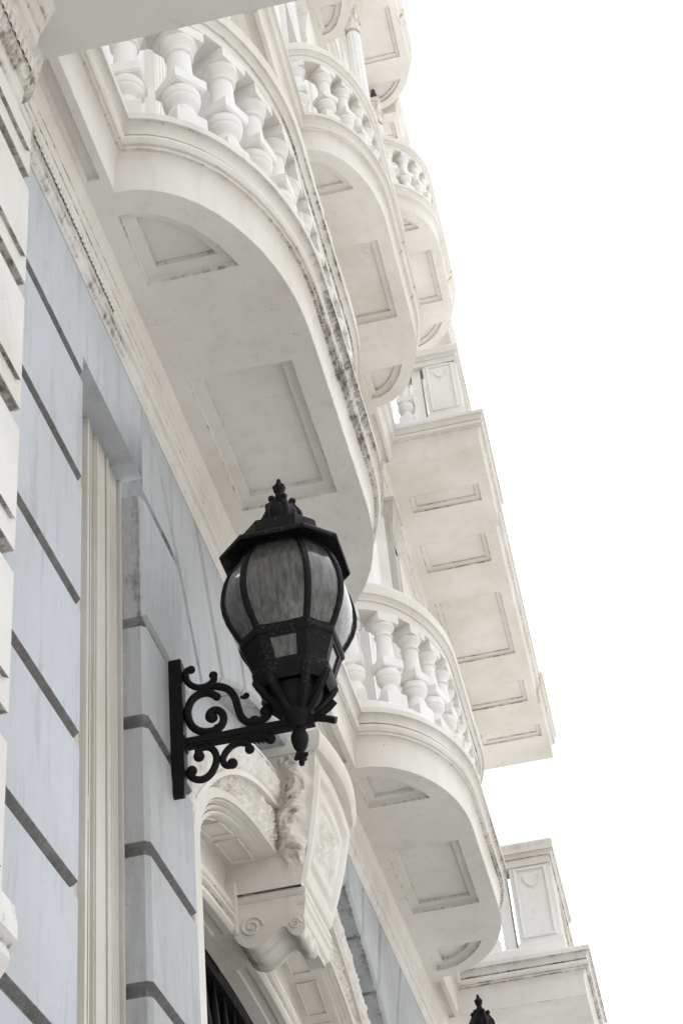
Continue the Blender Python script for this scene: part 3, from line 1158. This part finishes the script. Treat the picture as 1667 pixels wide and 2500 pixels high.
arch_band(mb, [(*inner_mix(q), o, gr) for q, o, gr in ((.50, -.250, .3), (.17, -.252, .6), (.128, -.244, .2), (.122, -.232, .1), (.114, -.228, .6), (.104, -.232, .3), (.100, -.226, 0), (.084, -.224, .5), (.078, -.232, .8), (.070, -.230, .4), (.064, -.222, 0), (.050, -.220, .4), (.044, -.236, .9), (.036, -.238, .5), (.030, -.228, 0), (.012, -.226, .4), (.004, -.232, .5), (0, -.238, .1), (0, -.262, 0), (.008, -.266, .6), (.008, -.296, .2), (0, -.300, .5), (0, -.335, .1), (.0, -.35, 0))])
inner = mb.build('inner_arch', M_CREAM, surround)


def ridged(x, z, fx, fz, s):
    wv = noise.noise_vector(Vector((x * 9, z * 7, s))) * .09
    v = Vector(((x + wv.x) * fx, (z + wv.y) * fz, s))
    a = 1 - abs(noise.noise(v)) * 2.2
    b = 1 - abs(noise.noise(v * 2.1 + Vector((5, 2, 9)))) * 2.2
    return max(0, a) ** 2 * .65 + max(0, b) ** 2 * .45


def carved_band(name, xz0, xz1, o0, amp, fx, fz, nu, nv, ts, seed, parent, g=.3, dome=0.0, lump=0.0):
    mb = MB()
    rows = []
    for i in range(nu + 1):
        t = ts[0] + (ts[1] - ts[0]) * i / nu
        a, b = xz0(t), xz1(t)
        r = []
        for j in range(nv + 1):
            q = j / nv
            x, z = a[0] + (b[0] - a[0]) * q, a[1] + (b[1] - a[1]) * q
            h = ridged(x, z, fx, fz, seed)
            env = min(1, min(q, 1 - q) * 8)
            lp = lump * (.5 + .5 * sin(t * 95 + 3 * noise.noise(Vector((x * 8, z * 8, 1)))))
            r.append((V(x, o0 + dome * sin(pi * q) + (amp * h + lp) * env, z), g * (1 - h * 1.2)))
        rows.append(r)
    mb.grid(rows)
    return mb.build(name, M_STONE, parent, ang=75)


CF, ZF, RF = 5.41, 1.00, 2.06


def fr_in(t):
    return (CF + (RF - .115) * sin(t), ZF + (RF - .115) * cos(t))


def fr_out(t):
    return (CF + RF * sin(t), ZF + RF * cos(t))


def sp_in(t):
    """archivolt's outer edge at the same x"""
    x = CF + (RF - .115) * sin(t)
    a, b, z0 = arch_mix(1.0)
    u = max(-1, min(1, (x - XP) / a))
    return (max(XP - a, min(XP + a, x)), z0 + b * sqrt(max(0, 1 - u * u)))


carved_band('carved_panel', sp_in, fr_in, -.084, .024, 46, 14, 420, 60, (-.74, .74), 2.0, surround, g=.62)
carved_band('carved_frame', fr_in, fr_out, -.062, .014, 26, 26, 340, 20, (-.86, .86), 9.0, surround, g=.65, dome=.010, lump=.006)
mb = MB()   # fillets either side of the carved frame
for r0, r1, d in ((RF - .130, RF - .112, -.054), (RF - .004, RF + .006, -.050)):
    rows = []
    for q, dd in ((r0, -.09), (r0, d), (r1, d), (r1, -.11)):
        rows.append([(V(CF + q * sin(-.86 + 1.72 * i / 70), dd, ZF + q * cos(-.86 + 1.72 * i / 70)), .15) for i in range(71)])
    mb.grid(rows)
mb.build('fillet', M_CREAM, surround)
# blank wall of the recess above the frame, under the blue arch
mb = MB()
a, b, z0 = arch_mix(.98)
mb.flat([(3.72, z0), (3.72, 3.3), (7.1, 3.3), (7.1, z0)], [[(XP + a * cos(t), z0 + .001 + b * sin(t)) for t in TS]], 0, to3=lambda p, q: V(p, -.105, q))
mb.flat([(3.72, ZB), (3.72, z0), (XP - a, z0), (XP - a, ZB)], [], 0, to3=lambda p, q: V(p, -.105, q))
mb.flat([(XP + a, ZB), (XP + a, z0), (7.1, z0), (7.1, ZB)], [], 0, to3=lambda p, q: V(p, -.105, q))
mb.build('backing_wall', M_BLUE, surround)


# keystone: big console leaning out at the top, nested panel with carving on its face
def key_prof(q):
    """q 0 bottom .. 1 top -> (outward, z, half width)"""
    z = 2.62 + (3.125 - 2.62) * q
    o = .0 + .088 * q + .012 * sin(pi * q)
    hw = .205 + .085 * q
    return o, z, hw


def key_cx(q):
    return XP - .085 + .085 * q


def sstep(a, b, x):
    t = max(0, min(1, (x - a) / (b - a)))
    return t * t * (3 - 2 * t)


mb = MB()
NU, NV = 72, 100
rows = []
for j in range(NV + 1):
    q = j / NV
    o, z, hw = key_prof(q)
    r = []
    for i in range(NU + 1):
        u = -1 + 2 * i / NU
        au = abs(u)
        arch_top = 1.0 - .10 * (1 - cos(u * 1.5))          # panel head follows the bowed cap
        e = min((1 - au), q * 1.5, (arch_top - q) * 1.5 if arch_top > q else 0)
        d = .012 * sstep(.03, .06, e) - .022 * sstep(.17, .23, e) + .014 * sstep(.30, .34, e) - .012 * sstep(.40, .44, e)
        if e > .42:
            h = ridged(u * .25, z, 16, 11, 4.4)
            d += .026 * h * sstep(.44, .56, e) * (1 - .4 * au)
        gr = .4 * (sstep(.02, .05, e) - sstep(.06, .1, e)) + .35 * (sstep(.18, .22, e) - sstep(.26, .3, e))
        r.append((V(key_cx(q) + u * hw, o + d, z), gr))
    rows.append(r)
mb.grid(rows)
key = mb.build('keystone', M_CREAM, B, ang=60)
for sgn in (-1, 1):      # carved sides: scroll at the head, leaves, a small mask, a drop
    mb = MB()
    rows = []
    NJ, NI = 150, 60
    for j in range(NJ + 1):
        q = j / NJ
        o, z, hw = key_prof(q)
        r = []
        for i in range(NI + 1):
            u = i / NI
            oo = (-.26 if sgn < 0 else -.11) + (o + (.26 if sgn < 0 else .11)) * u
            c = -.035 + .05 * q + .012 * sin(q * 11)
            wd = .030 + .016 * sin(q * 14 + 1) ** 2
            bell = math.exp(-((oo - c) / wd) ** 4) * sstep(.10, .22, q) * (1 - sstep(.93, .99, q))
            h = ridged(oo, z, 26, 15, 7.7 + sgn)
            lob = abs(sin(q * 13 + .6)) ** .6
            d = bell * (.006 + .018 * lob + .030 * h)
            if q > .76:       # scroll
                rr = hypot(oo - c, (z - 3.055))
                d = max(d, .020 * math.exp(-((rr - .030) / .011) ** 2) + .018 * math.exp(-(rr / .012) ** 2))
            r.append((V(key_cx(q) + sgn * (hw + d), oo, z), .75 * bell * (1 - h) + .3 * (1 - h)))
        rows.append(r)
    mb.grid(rows)
    mb.build('carved_side', M_STONE, key, ang=70)
mb = MB()     # bowed cap over the keystone
cpath = [(XP - .300, -.26), (XP - .300, .098)] + [(XP - .300 + .600 * i / 10, .098 + .034 * sin(pi * i / 10)) for i in range(1, 10)] + [(XP + .300, .098), (XP + .300, -.26)]
mb.sweep(cpath, [(0, 3.112, .2), (.008, 3.122, 0), (.016, 3.145, 0), (.018, 3.165, 0), (.012, 3.182, 0), (-.01, 3.192, 0), (-.06, 3.205, 0), (-.12, 3.212, 0)])
mb.flat(cpath, [], 3.112)
mb.build('cap', M_CREAM, key)
mb = MB()     # moulded foot of the keystone
fpath = [(XP - .265, -.262), (XP - .265, -.002), (XP + .118, -.002), (XP + .118, -.075), (XP - .075, -.075), (XP - .075, -.262)]
mb.sweep(fpath, [(.0, 2.622, .3), (.012, 2.618, .2), (.014, 2.602, .1), (.006, 2.592, .7), (.012, 2.582, .1), (.012, 2.566, 0), (.003, 2.556, .6), (.006, 2.546, .1), (.0, 2.520, 0), (-.012, 2.510, .5), (-.012, 2.495, .1)])
mb.flat([(XP - .253, -.262), (XP - .253, -.014), (XP + .106, -.014), (XP + .106, -.063), (XP - .087, -.063), (XP - .087, -.262)], [], 2.495)
mb.flat([(XP - .27, -.11), (XP - .27, -.01), (XP + .12, -.01), (XP + .12, -.11)], [], 2.6215)
mb.build('foot', M_CREAM, key)
# scrolled bracket under the keystone
mb = MB()
bx0, bx1 = XP - .285, XP - .085
S_OUT = [(-.175, 2.47), (-.185, 2.44), (-.187, 2.405), (-.176, 2.372), (-.155, 2.350), (-.128, 2.343), (-.100, 2.352), (-.075, 2.372), (-.050, 2.392), (-.030, 2.400), (-.014, 2.394), (-.006, 2.376), (.006, 2.362), (.022, 2.362), (.032, 2.378), (.030, 2.400), (.018, 2.42), (.0, 2.43), (-.0, 2.47)]
S_OUT = [(o * 1.0385 - .0385, z * 1.0385 + .002) for o, z in S_OUT]
for _ in range(2):
    q_ = [S_OUT[0]]
    for p_, r_ in zip(S_OUT[:-1], S_OUT[1:]):
        q_ += [(p_[0] * .75 + r_[0] * .25, p_[1] * .75 + r_[1] * .25), (p_[0] * .25 + r_[0] * .75, p_[1] * .25 + r_[1] * .75)]
    S_OUT = q_ + [S_OUT[-1]]
nb = 28
rows = []
for i, (o, z) in enumerate(S_OUT):
    r = []
    for k in range(nb + 1):
        u = k / nb
        rib = max(.008 * max(0, cos((u - .5) * 2 * pi * 2.0)) ** .4, .0095 if u < .09 or u > .91 else 0)
        a, b = S_OUT[max(0, i - 1)], S_OUT[min(len(S_OUT) - 1, i + 1)]
        tx, tz = b[0] - a[0], b[1] - a[1]
        L_ = hypot(tx, tz) or 1
        r.append((V(bx0 + (bx1 - bx0) * u, o + tz / L_ * rib, z - tx / L_ * rib), .15))
    rows.append(r)
mb.grid(rows)
def off_out(d):
    res = []
    for i, (o, z) in enumerate(S_OUT):
        a, b = S_OUT[max(0, i - 1)], S_OUT[min(len(S_OUT) - 1, i + 1)]
        tx, tz = b[0] - a[0], b[1] - a[1]
        L_ = hypot(tx, tz) or 1
        res.append((o + tz / L_ * d, z - tx / L_ * d))
    return res


for xx in (bx0, bx1):
    mb.flat(off_out(.0092), [], 0, to3=lambda a, b, xx=xx: V(xx, a, b), g=.3)
for (o, z, rr) in ((-.175, 2.500, .040), (-.030, 2.488, .020)):     # volutes carved on the near cheek
    for xx, sg in ((bx0, -1), (bx1, 1)):
        pts = [V(xx + sg * .002, o + rr * (1 - q / 26) * cos(.5 * q), z + rr * (1 - q / 26) * sin(.5 * q)) for q in range(24)]
        mb.tube(pts, .0045 * S, 6)
mb.build('bracket', M_CREAM, key)
mb = MB()     # plain block of the inner order behind the bracket
blk = [(XP - .315, -.36), (XP - .315, -.218), (XP - .01, -.218), (XP - .01, -.36)]
mb.sweep(blk, [(0, 2.66, .3), (0, 2.50, .2), (-.004, 2.487, .4), (-.014, 2.482, 0)])
mb.flat(inset(blk, .014), [], 2.482)
mb.build('block', M_STONE, key)

# dark opening with its wrought iron screen of spear bars
mb = MB()
mb.flat([(3.6, ZB), (7.2, ZB), (7.2, 3.1), (3.6, 3.1)], [], 0, to3=lambda a, b: V(a, -.80, b))
mb.sweep([(3.9, -.36), (3.9, -.80)], [(0, ZB), (0, 3.0)])
mb.sweep([(6.9, -.36), (6.9, -.80)], [(0, ZB), (0, 3.0)])
mb.flat([(3.9, -.36), (6.9, -.36), (6.9, -.80), (3.9, -.80)], [], 2.9)
mb.build('doorway', M_DARK, surround)
gr_root = MB()
rows = []
for q, d in ((-.002, -.352), (-.002, -.385), (-.05, -.385), (-.05, -.352)):
    a, b, z0 = inner_mix(q)
    rows.append([(V(*(lambda p: (p[0], d, p[1]))(ell(a, b, z0, t))), 0.0) for t in TS])
gr_root.grid(rows, closed_v=True)
screen = gr_root.build('iron_screen', M_IRON, B)
mb = MB()
prof = [(.0, .06), (.004, .03), (.011, -.03), (.020, -.12), (.029, -.185), (.030, -.205), (.025, -.225), (.015, -.24), (.012, -.26), (.0115, -.60), (.0115, -1.4)]
mb.lathe((0, 0, 0), [(max(r, .0001) * S, h * S) for r, h in reversed(prof)], n=12)
bar0 = mb.build('spear_bar', M_IRON, screen)
k = 0
x = 4.55
while x < 6.3:
    u = (x - XP) / .97
    if abs(u) < .98:
        z = 2.19 + .25 * sqrt(1 - u * u) - .03
        b = bar0 if k == 0 else bar0.copy()
        if k:
            SC.collection.objects.link(b)
            b.parent = screen
        b.location = V(x, -.368, z)
        k += 1
    x += .132


# ------------------------------------------------------------------ street lamps on scrolled brackets
def lamp(x, label, detail=True):
    root = empty('wall_lamp', label, 'lamp', V(x, 0, 2.12), group='black wall lanterns beside the portal')
    off = Vector(V(x, 0, 2.12))

    def L(o, z, dx=0.0):
        return tuple(Vector(V(x + dx, o, z)) - off)

    def T(mb_, *a, **k):
        return mb_

    OC = .323
    # wall plate
    mb = MB()
    for (a0, a1, o0, o1, z0, z1) in ((-.018, .018, -.0, .030, 2.19, 2.515),):
        rows = []
        for z, s in ((2.125, .35), (2.14, .6), (2.165, .55), (2.185, .9), (2.19, 1), (2.50, 1), (2.512, .92), (2.522, .75)):
            rows.append([(L(o, z, d), 0.0) for d, o in ((-.017 * s, .0), (-.017 * s, .024 + .010 * s), (.017 * s, .024 + .010 * s), (.017 * s, 0))])
        ids = mb.grid(rows, closed_u=True)
        mb.face(*ids[0])
        mb.face(*ids[-1])
    plate = mb.build('wall_plate', M_IRON, root, ang=30)
    # arm: square bar with a collar at the plate
    mb = MB()

    def bar(z, hh, hw, o0, o1):
        rows = [[(L(o, z + b, d), 0.0) for d, b in ((-hw, -hh), (-hw, hh), (hw, hh), (hw, -hh))] for o in (o0, o1)]
        ids = mb.grid(rows, closed_u=True)
        mb.face(*ids[0])
        mb.face(*ids[-1])
    bar(2.272, .0130, .0105, .03, OC + .04)
    bar(2.272, .006, .0128, .03, OC)
    bar(2.272, .020, .014, .030, .038)
    arm = mb.build('arm', M_IRON, root)
    # scrolls, all in the plane of the bracket
    SCR = [([(0.0557, 2.492), (0.0439, 2.4905), (0.0406, 2.4763), (0.044, 2.4565), (0.0563, 2.4408), (0.0736, 2.4311), (0.0934, 2.4308), (0.1089, 2.4381), (0.1171, 2.4498), (0.1121, 2.4609)], .0080),
           ([(0.1198, 2.3942), (0.1087, 2.406), (0.0904, 2.414), (0.067, 2.4098), (0.0501, 2.3936), (0.0423, 2.3688), (0.0447, 2.3367), (0.0589, 2.3116), (0.0813, 2.2977), (0.1064, 2.2949), (0.1262, 2.3036), (0.1363, 2.3236), (0.1315, 2.3455), (0.1182, 2.3563), (0.1031, 2.3543), (0.0956, 2.3402), (0.1022, 2.3309), (0.1092, 2.3333)], .0095),
           ([(0.0723, 2.4287), (0.1004, 2.4306), (0.1281, 2.4244), (0.1508, 2.4114), (0.1668, 2.3839), (0.1721, 2.3511), (0.1786, 2.3209), (0.1936, 2.3021), (0.2138, 2.2978), (0.2345, 2.3011), (0.2512, 2.3143), (0.2489, 2.3318), (0.2387, 2.3327)], .0092),
           ([(0.0675, 2.2328), (0.0635, 2.2476), (0.0809, 2.2572), (0.1022, 2.2484), (0.113, 2.2245), (0.1091, 2.1976), (0.0946, 2.1731), (0.074, 2.1629), (0.0517, 2.17), (0.0387, 2.1871), (0.0458, 2.1957)], .0085),
           ([(0.1972, 2.2245), (0.1914, 2.241), (0.1726, 2.2496), (0.1508, 2.2445), (0.1342, 2.2277), (0.1259, 2.2092), (0.1325, 2.1915), (0.147, 2.1885), (0.1519, 2.1962)], .0080),
           ([(0.1526, 2.2569), (0.1822, 2.2608), (0.2116, 2.2597), (0.2364, 2.257), (0.2527, 2.2471), (0.2499, 2.2388)], .0085),
           ([(0.1817, 2.3807), (0.1928, 2.3742), (0.199, 2.3822)], .004)]
    BALLS = [(0.0557, 2.4906, .0115), (0.1133, 2.4606, .0115), (0.2427, 2.324, .0155), (0.196, 2.3815, .0085), (0.0675, 2.2315, .0145), (0.048, 2.194, .0140), (0.1961, 2.2248, .0125), (0.1506, 2.194, .0140), (0.2502, 2.2425, .0135), (0.1198, 2.3942, .0110), (.1090, 2.3345, .0115), (.118, 2.302, .012), (.213, 2.3035, .014)]

    def smooth(p):
        for _ in range(2):
            q = [p[0]]
            for a, b in zip(p[:-1], p[1:]):
                q += [(a[0] * .75 + b[0] * .25, a[1] * .75 + b[1] * .25), (a[0] * .25 + b[0] * .75, a[1] * .25 + b[1] * .75)]
            q.append(p[-1])
            p = q
        return p
    used = set()
    for pts, r in SCR:
        mb = MB()
        sp = smooth(pts)
        mb.tube([L(o, z) for o, z in sp], r * 1.1 * S, 10)
        for i, (o, z, rb) in enumerate(BALLS):
            if i not in used and min(hypot(o - a, z - b) for a, b in sp) < .012:
                used.add(i)
                mb.ball(L(o, z), rb * S, 14, 10, (.85, 1, 1))
        if len(pts) == 6:     # the leaf under the arm
            for k in range(6):
                o = .185 + .011 * k
                mb.tube([L(o, 2.262), L(o + .006, 2.250), L(o + .016, 2.243 - .002 * k)], .0055 * S, 8)
        mb.build('scroll', M_IRON, root)
    # boss, pendant finial and the forked end of the arm
    mb = MB()
    mb.lathe(L(OC, 2.27), [(r * S, h * S) for r, h in ((.012, -.018), (.020, -.012), (.026, .0), (.036, .018), (.040, .028), (.036, .034), (.02, .036))], n=20)
    mb.lathe(L(OC, 2.25), [(max(r, .0004) * S, h * S) for r, h in ((.0, -.098), (.006, -.096), (.008, -.088), (.006, -.083), (.012, -.076), (.016, -.070), (.010, -.064), (.010, -.058), (.017, -.046), (.022, -.028), (.022, -.014), (.016, .0), (.010, .004), (.014, .010))], n=18)
    for k in range(4):
        t = k * pi / 2 + .4
        mb.ball(L(OC + .015 * sin(t), 2.178, .015 * cos(t)), .006 * S, 8, 6)
    for sg in (1, -1):
        mb.tube([L(OC + .02, 2.276), L(OC + .05, 2.280 + .003 * sg), L(OC + .078, 2.284 + .016 * sg), L(OC + .094, 2.288 + .028 * sg)], .0105 * S, 4)
    mb.build('pendant', M_IRON, root)
    # octagonal lantern: four broad faces, four narrow
    AN = [RAD(a) for a in (-28.5, 28.5, 61.5, 118.5, 151.5, 208.5, 241.5, 298.5)]

    def ring(r, z, ins=0.0):
        return [L(OC + (r - ins) * sin(a), z, -(r - ins) * cos(a)) for a in AN]

    def oct_loft(levels, name, mat, par, ang=30, caps=(False, False)):
        mb = MB()
        ids = mb.grid([[(p, 0.0) for p in ring(r, z)] for r, z in levels], closed_u=True)
        if caps[0]:
            mb.face(*ids[0])
        if caps[1]:
            mb.face(*ids[-1])
        return mb.build(name, mat, par, ang=ang)
    GP = [(.1290, 2.492), (.1460, 2.518), (.1620, 2.548), (.1720, 2.580), (.1755, 2.612), (.1720, 2.646), (.1640, 2.680), (.1500, 2.715), (.1330, 2.745), (.1180, 2.765)]
    for f in range(8):
        a0, a1 = AN[f], AN[(f + 1) % 8] + (2 * pi if f == 7 else 0)
        mb = MB()
        rows = []
        for r, z in GP:
            row = []
            for k in range(7):
                q = k / 6
                ch = 1.0 + .035 * sin(pi * q)
                sx = (r * sin(a0) * (1 - q) + r * sin(a1) * q) * ch
                cx_ = (r * cos(a0) * (1 - q) + r * cos(a1) * q) * ch
                row.append((L(OC + sx, z, -cx_), 0.0))
            rows.append(row)
        mb.grid(rows)
        mb.build('glass_pane', M_GLASS, root, ang=60)
    for a in AN:
        mb = MB()
        rows = []
        for r, z in GP:
            rows.append([(L(OC + (r + d) * sin(a) + e * cos(a), z, -(r + d) * cos(a) + e * sin(a)), 0.0) for d, e in ((-.004, -.0085), (.004, -.0085), (.007, -.004), (.007, .004), (.004, .0085), (-.004, .0085))])
        mb.grid(rows, closed_u=True)
        mb.build('rib', M_IRONF, root)
    oct_loft([(.110, 2.755), (.122, 2.755), (.126, 2.770), (.172, 2.758), (.178, 2.754), (.180, 2.762), (.176, 2.770), (.150, 2.784), (.114, 2.800), (.113, 2.806), (.113, 2.846), (.109, 2.854), (.088, 2.866), (.060, 2.876), (.044, 2.888)], 'roof', M_IRONF, root, caps=(True, True))
    mb = MB()
    mb.lathe(L(OC, 2.885), [(max(r, .0004) * S, h * S) for r, h in ((.030, -.006), (.044, .002), (.049, .014), (.050, .030), (.047, .046), (.040, .060), (.030, .070), (.023, .080), (.022, .092), (.018, .104), (.012, .114), (.011, .122), (.016, .132), (.017, .140), (.013, .150), (.007, .162), (.006, .170), (.0, .176))], n=24)
    for k in range(6):      # leaves of the finial, closely laid on its body
        t = 2 * pi * k / 6 + .5
        mb.tube([L(OC + q * sin(t), 2.885 + h, -q * cos(t)) for q, h in ((.046, .004), (.052, .022), (.049, .044), (.036, .066), (.029, .078), (.031, .088), (.036, .090))], .0085 * S, 8)
        mb.ball(L(OC + .034 * sin(t), 2.885 + .086, -.034 * cos(t)), .0100 * S, 8, 6)
        mb.ball(L(OC + .013 * sin(t + .5), 2.885 + .143, -.013 * cos(t + .5)), .0065 * S, 8, 6)
        mb.tube([L(OC + .046 * sin(t + .52), 2.885 + .005, -.046 * cos(t + .52)), L(OC + .046 * sin(t + .52), 2.885 + .035, -.046 * cos(t + .52)), L(OC + .034 * sin(t + .52), 2.885 + .065, -.034 * cos(t + .52))], .006 * S, 6)
    mb.build('finial', M_IRONF, root)
    oct_loft([(.118, 2.505), (.136, 2.505), (.139, 2.497), (.139, 2.480), (.134, 2.474), (.126, 2.474)], 'band', M_IRONF, root)
    # lower tier: tapering frame with small panes
    lo = [(.132, 2.476), (.104, 2.402)]
    for f in range(8):
        a0, a1 = AN[f], AN[(f + 1) % 8] + (2 * pi if f == 7 else 0)
        big = f % 2 == 0

        def Q(q, h, out=0.0):
            r = lo[0][0] + (lo[1][0] - lo[0][0]) * h + out
            return L(OC + r * (sin(a0) * (1 - q) + sin(a1) * q), lo[0][1] + (lo[1][1] - lo[0][1]) * h, -r * (cos(a0) * (1 - q) + cos(a1) * q))
        m0 = .22
        if not big:
            mb = MB()
            mb.grid([[(Q(0, 0), 0), (Q(.5, 0, .002), 0), (Q(1, 0), 0)], [(Q(0, 1), 0), (Q(.5, 1, .002), 0), (Q(1, 1), 0)]])
            mb.build('lower_frame', M_IRONF, root)
            continue
        mb = MB()
        outer = [Q(0, 0), Q(1, 0), Q(1, 1), Q(0, 1)]
        inn = [Q(m0, .14), Q(1 - m0, .14), Q(1 - m0, .86), Q(m0, .86)]
        inn2 = [Q(m0, .14, -.006), Q(1 - m0, .14, -.006), Q(1 - m0, .86, -.006), Q(m0, .86, -.006)]
        mb.grid([[(p, 0.0) for p in outer], [(p, 0.0) for p in inn], [(p, 0.0) for p in inn2]], closed_u=True)
        fr = mb.build('lower_frame', M_IRONF, root)
        mb = MB()
        mb.grid([[(Q(m0, .14, -.005), 0), (Q(1 - m0, .14, -.005), 0)], [(Q(m0, .86, -.005), 0), (Q(1 - m0, .86, -.005), 0)]])
        mb.build('small_pane', M_GLASS, fr)
    oct_loft([(.096, 2.408), (.108, 2.408), (.112, 2.400), (.110, 2.388), (.104, 2.374), (.092, 2.362), (.082, 2.366), (.084, 2.404)], 'lower_ring', M_IRONF, root)
    # open cage: four pairs of struts down to the boss, a holder in the middle
    for k in range(8):
        a = AN[k]
        mb = MB()
        mb.tube([L(OC + r * sin(a), z, -r * cos(a)) for r, z in ((.102, 2.384), (.092, 2.366), (.074, 2.343), (.056, 2.324), (.042, 2.308), (.028, 2.300))], .0125 * S, 6)
        mb.ball(L(OC + .098 * sin(a), 2.382, -.098 * cos(a)), .014 * S, 8, 6)
        mb.build('strut', M_IRONF, root)
    mb = MB()
    mb.lathe(L(OC, 2.30), [(r * S, h * S) for r, h in ((.034, -.005), (.040, .005), (.034, .014), (.026, .02), (.026, .075), (.045, .085), (.062, .09), (.062, .10), (.01, .10))], n=18)
    mb.lathe(L(OC, 2.30), [(r * S, h * S) for r, h in ((.030, -.006), (.044, .010), (.058, .026), (.066, .044), (.070, .060))], n=16)
    mb.build('lamp_holder', M_IRON, root)
    return root


lamp(3.60, 'large black lantern hanging in the middle, whole, with scrolled bracket on the blue pier')
lamp(7.30, 'lantern of which only the finial shows below the farther cream balcony')

# ------------------------------------------------------------------ security camera dome under the upper string course
cr = empty('security_camera', 'small black dome camera on a bracket beside the upper column', 'camera', V(11.07, .215, 14.17))
off = V(11.07, .215, 14.17)
mb = MB()
mb.ball((0, 0, -.13 * S), .055 * S, 20, 14)
mb.build('dome', M_BALL, cr)
mb = MB()
mb.box(0, 0, 0, 0, 0, 0)
mb.v, mb.f, mb.g = [], [], []
mb.lathe((0, 0, 0), [(.02 * S, .03 * S), (.025 * S, -.02 * S), (.034 * S, -.05 * S), (.036 * S, -.09 * S), (.02 * S, -.095 * S)], n=14)
mb.build('mount', M_BALL, cr)

# ------------------------------------------------------------------ the other side of the street (behind the camera; unseen blocks added only to shade and bounce daylight)

mb = MB()


def block(xa, xb, ya, yb, h):
    p = [(x, y, z) for z in (-.02, h) for y in (ya, yb) for x in (xa, xb)]
    k = [mb.vert(q) for q in p]
    for f in ((4, 6, 7, 5), (0, 4, 5, 1), (2, 3, 7, 6), (0, 2, 6, 4), (1, 5, 7, 3)):
        mb.face(*[k[q] for q in f])


for x0, x1, h in ((-26, -9, 9), (-8.9, 6, 8), (6.1, 22, 9.5), (22.1, 40, 8.5), (40.1, 70, 9)):
    block(x0, x1, -24, -12.5 - .4 * random.random(), h)
block(-34, -22, -12, 6, 12)  # closes the street end, added to cut low light from behind
so = mb.build('added_street_blocks', M_OPP)
so['kind'] = 'structure'
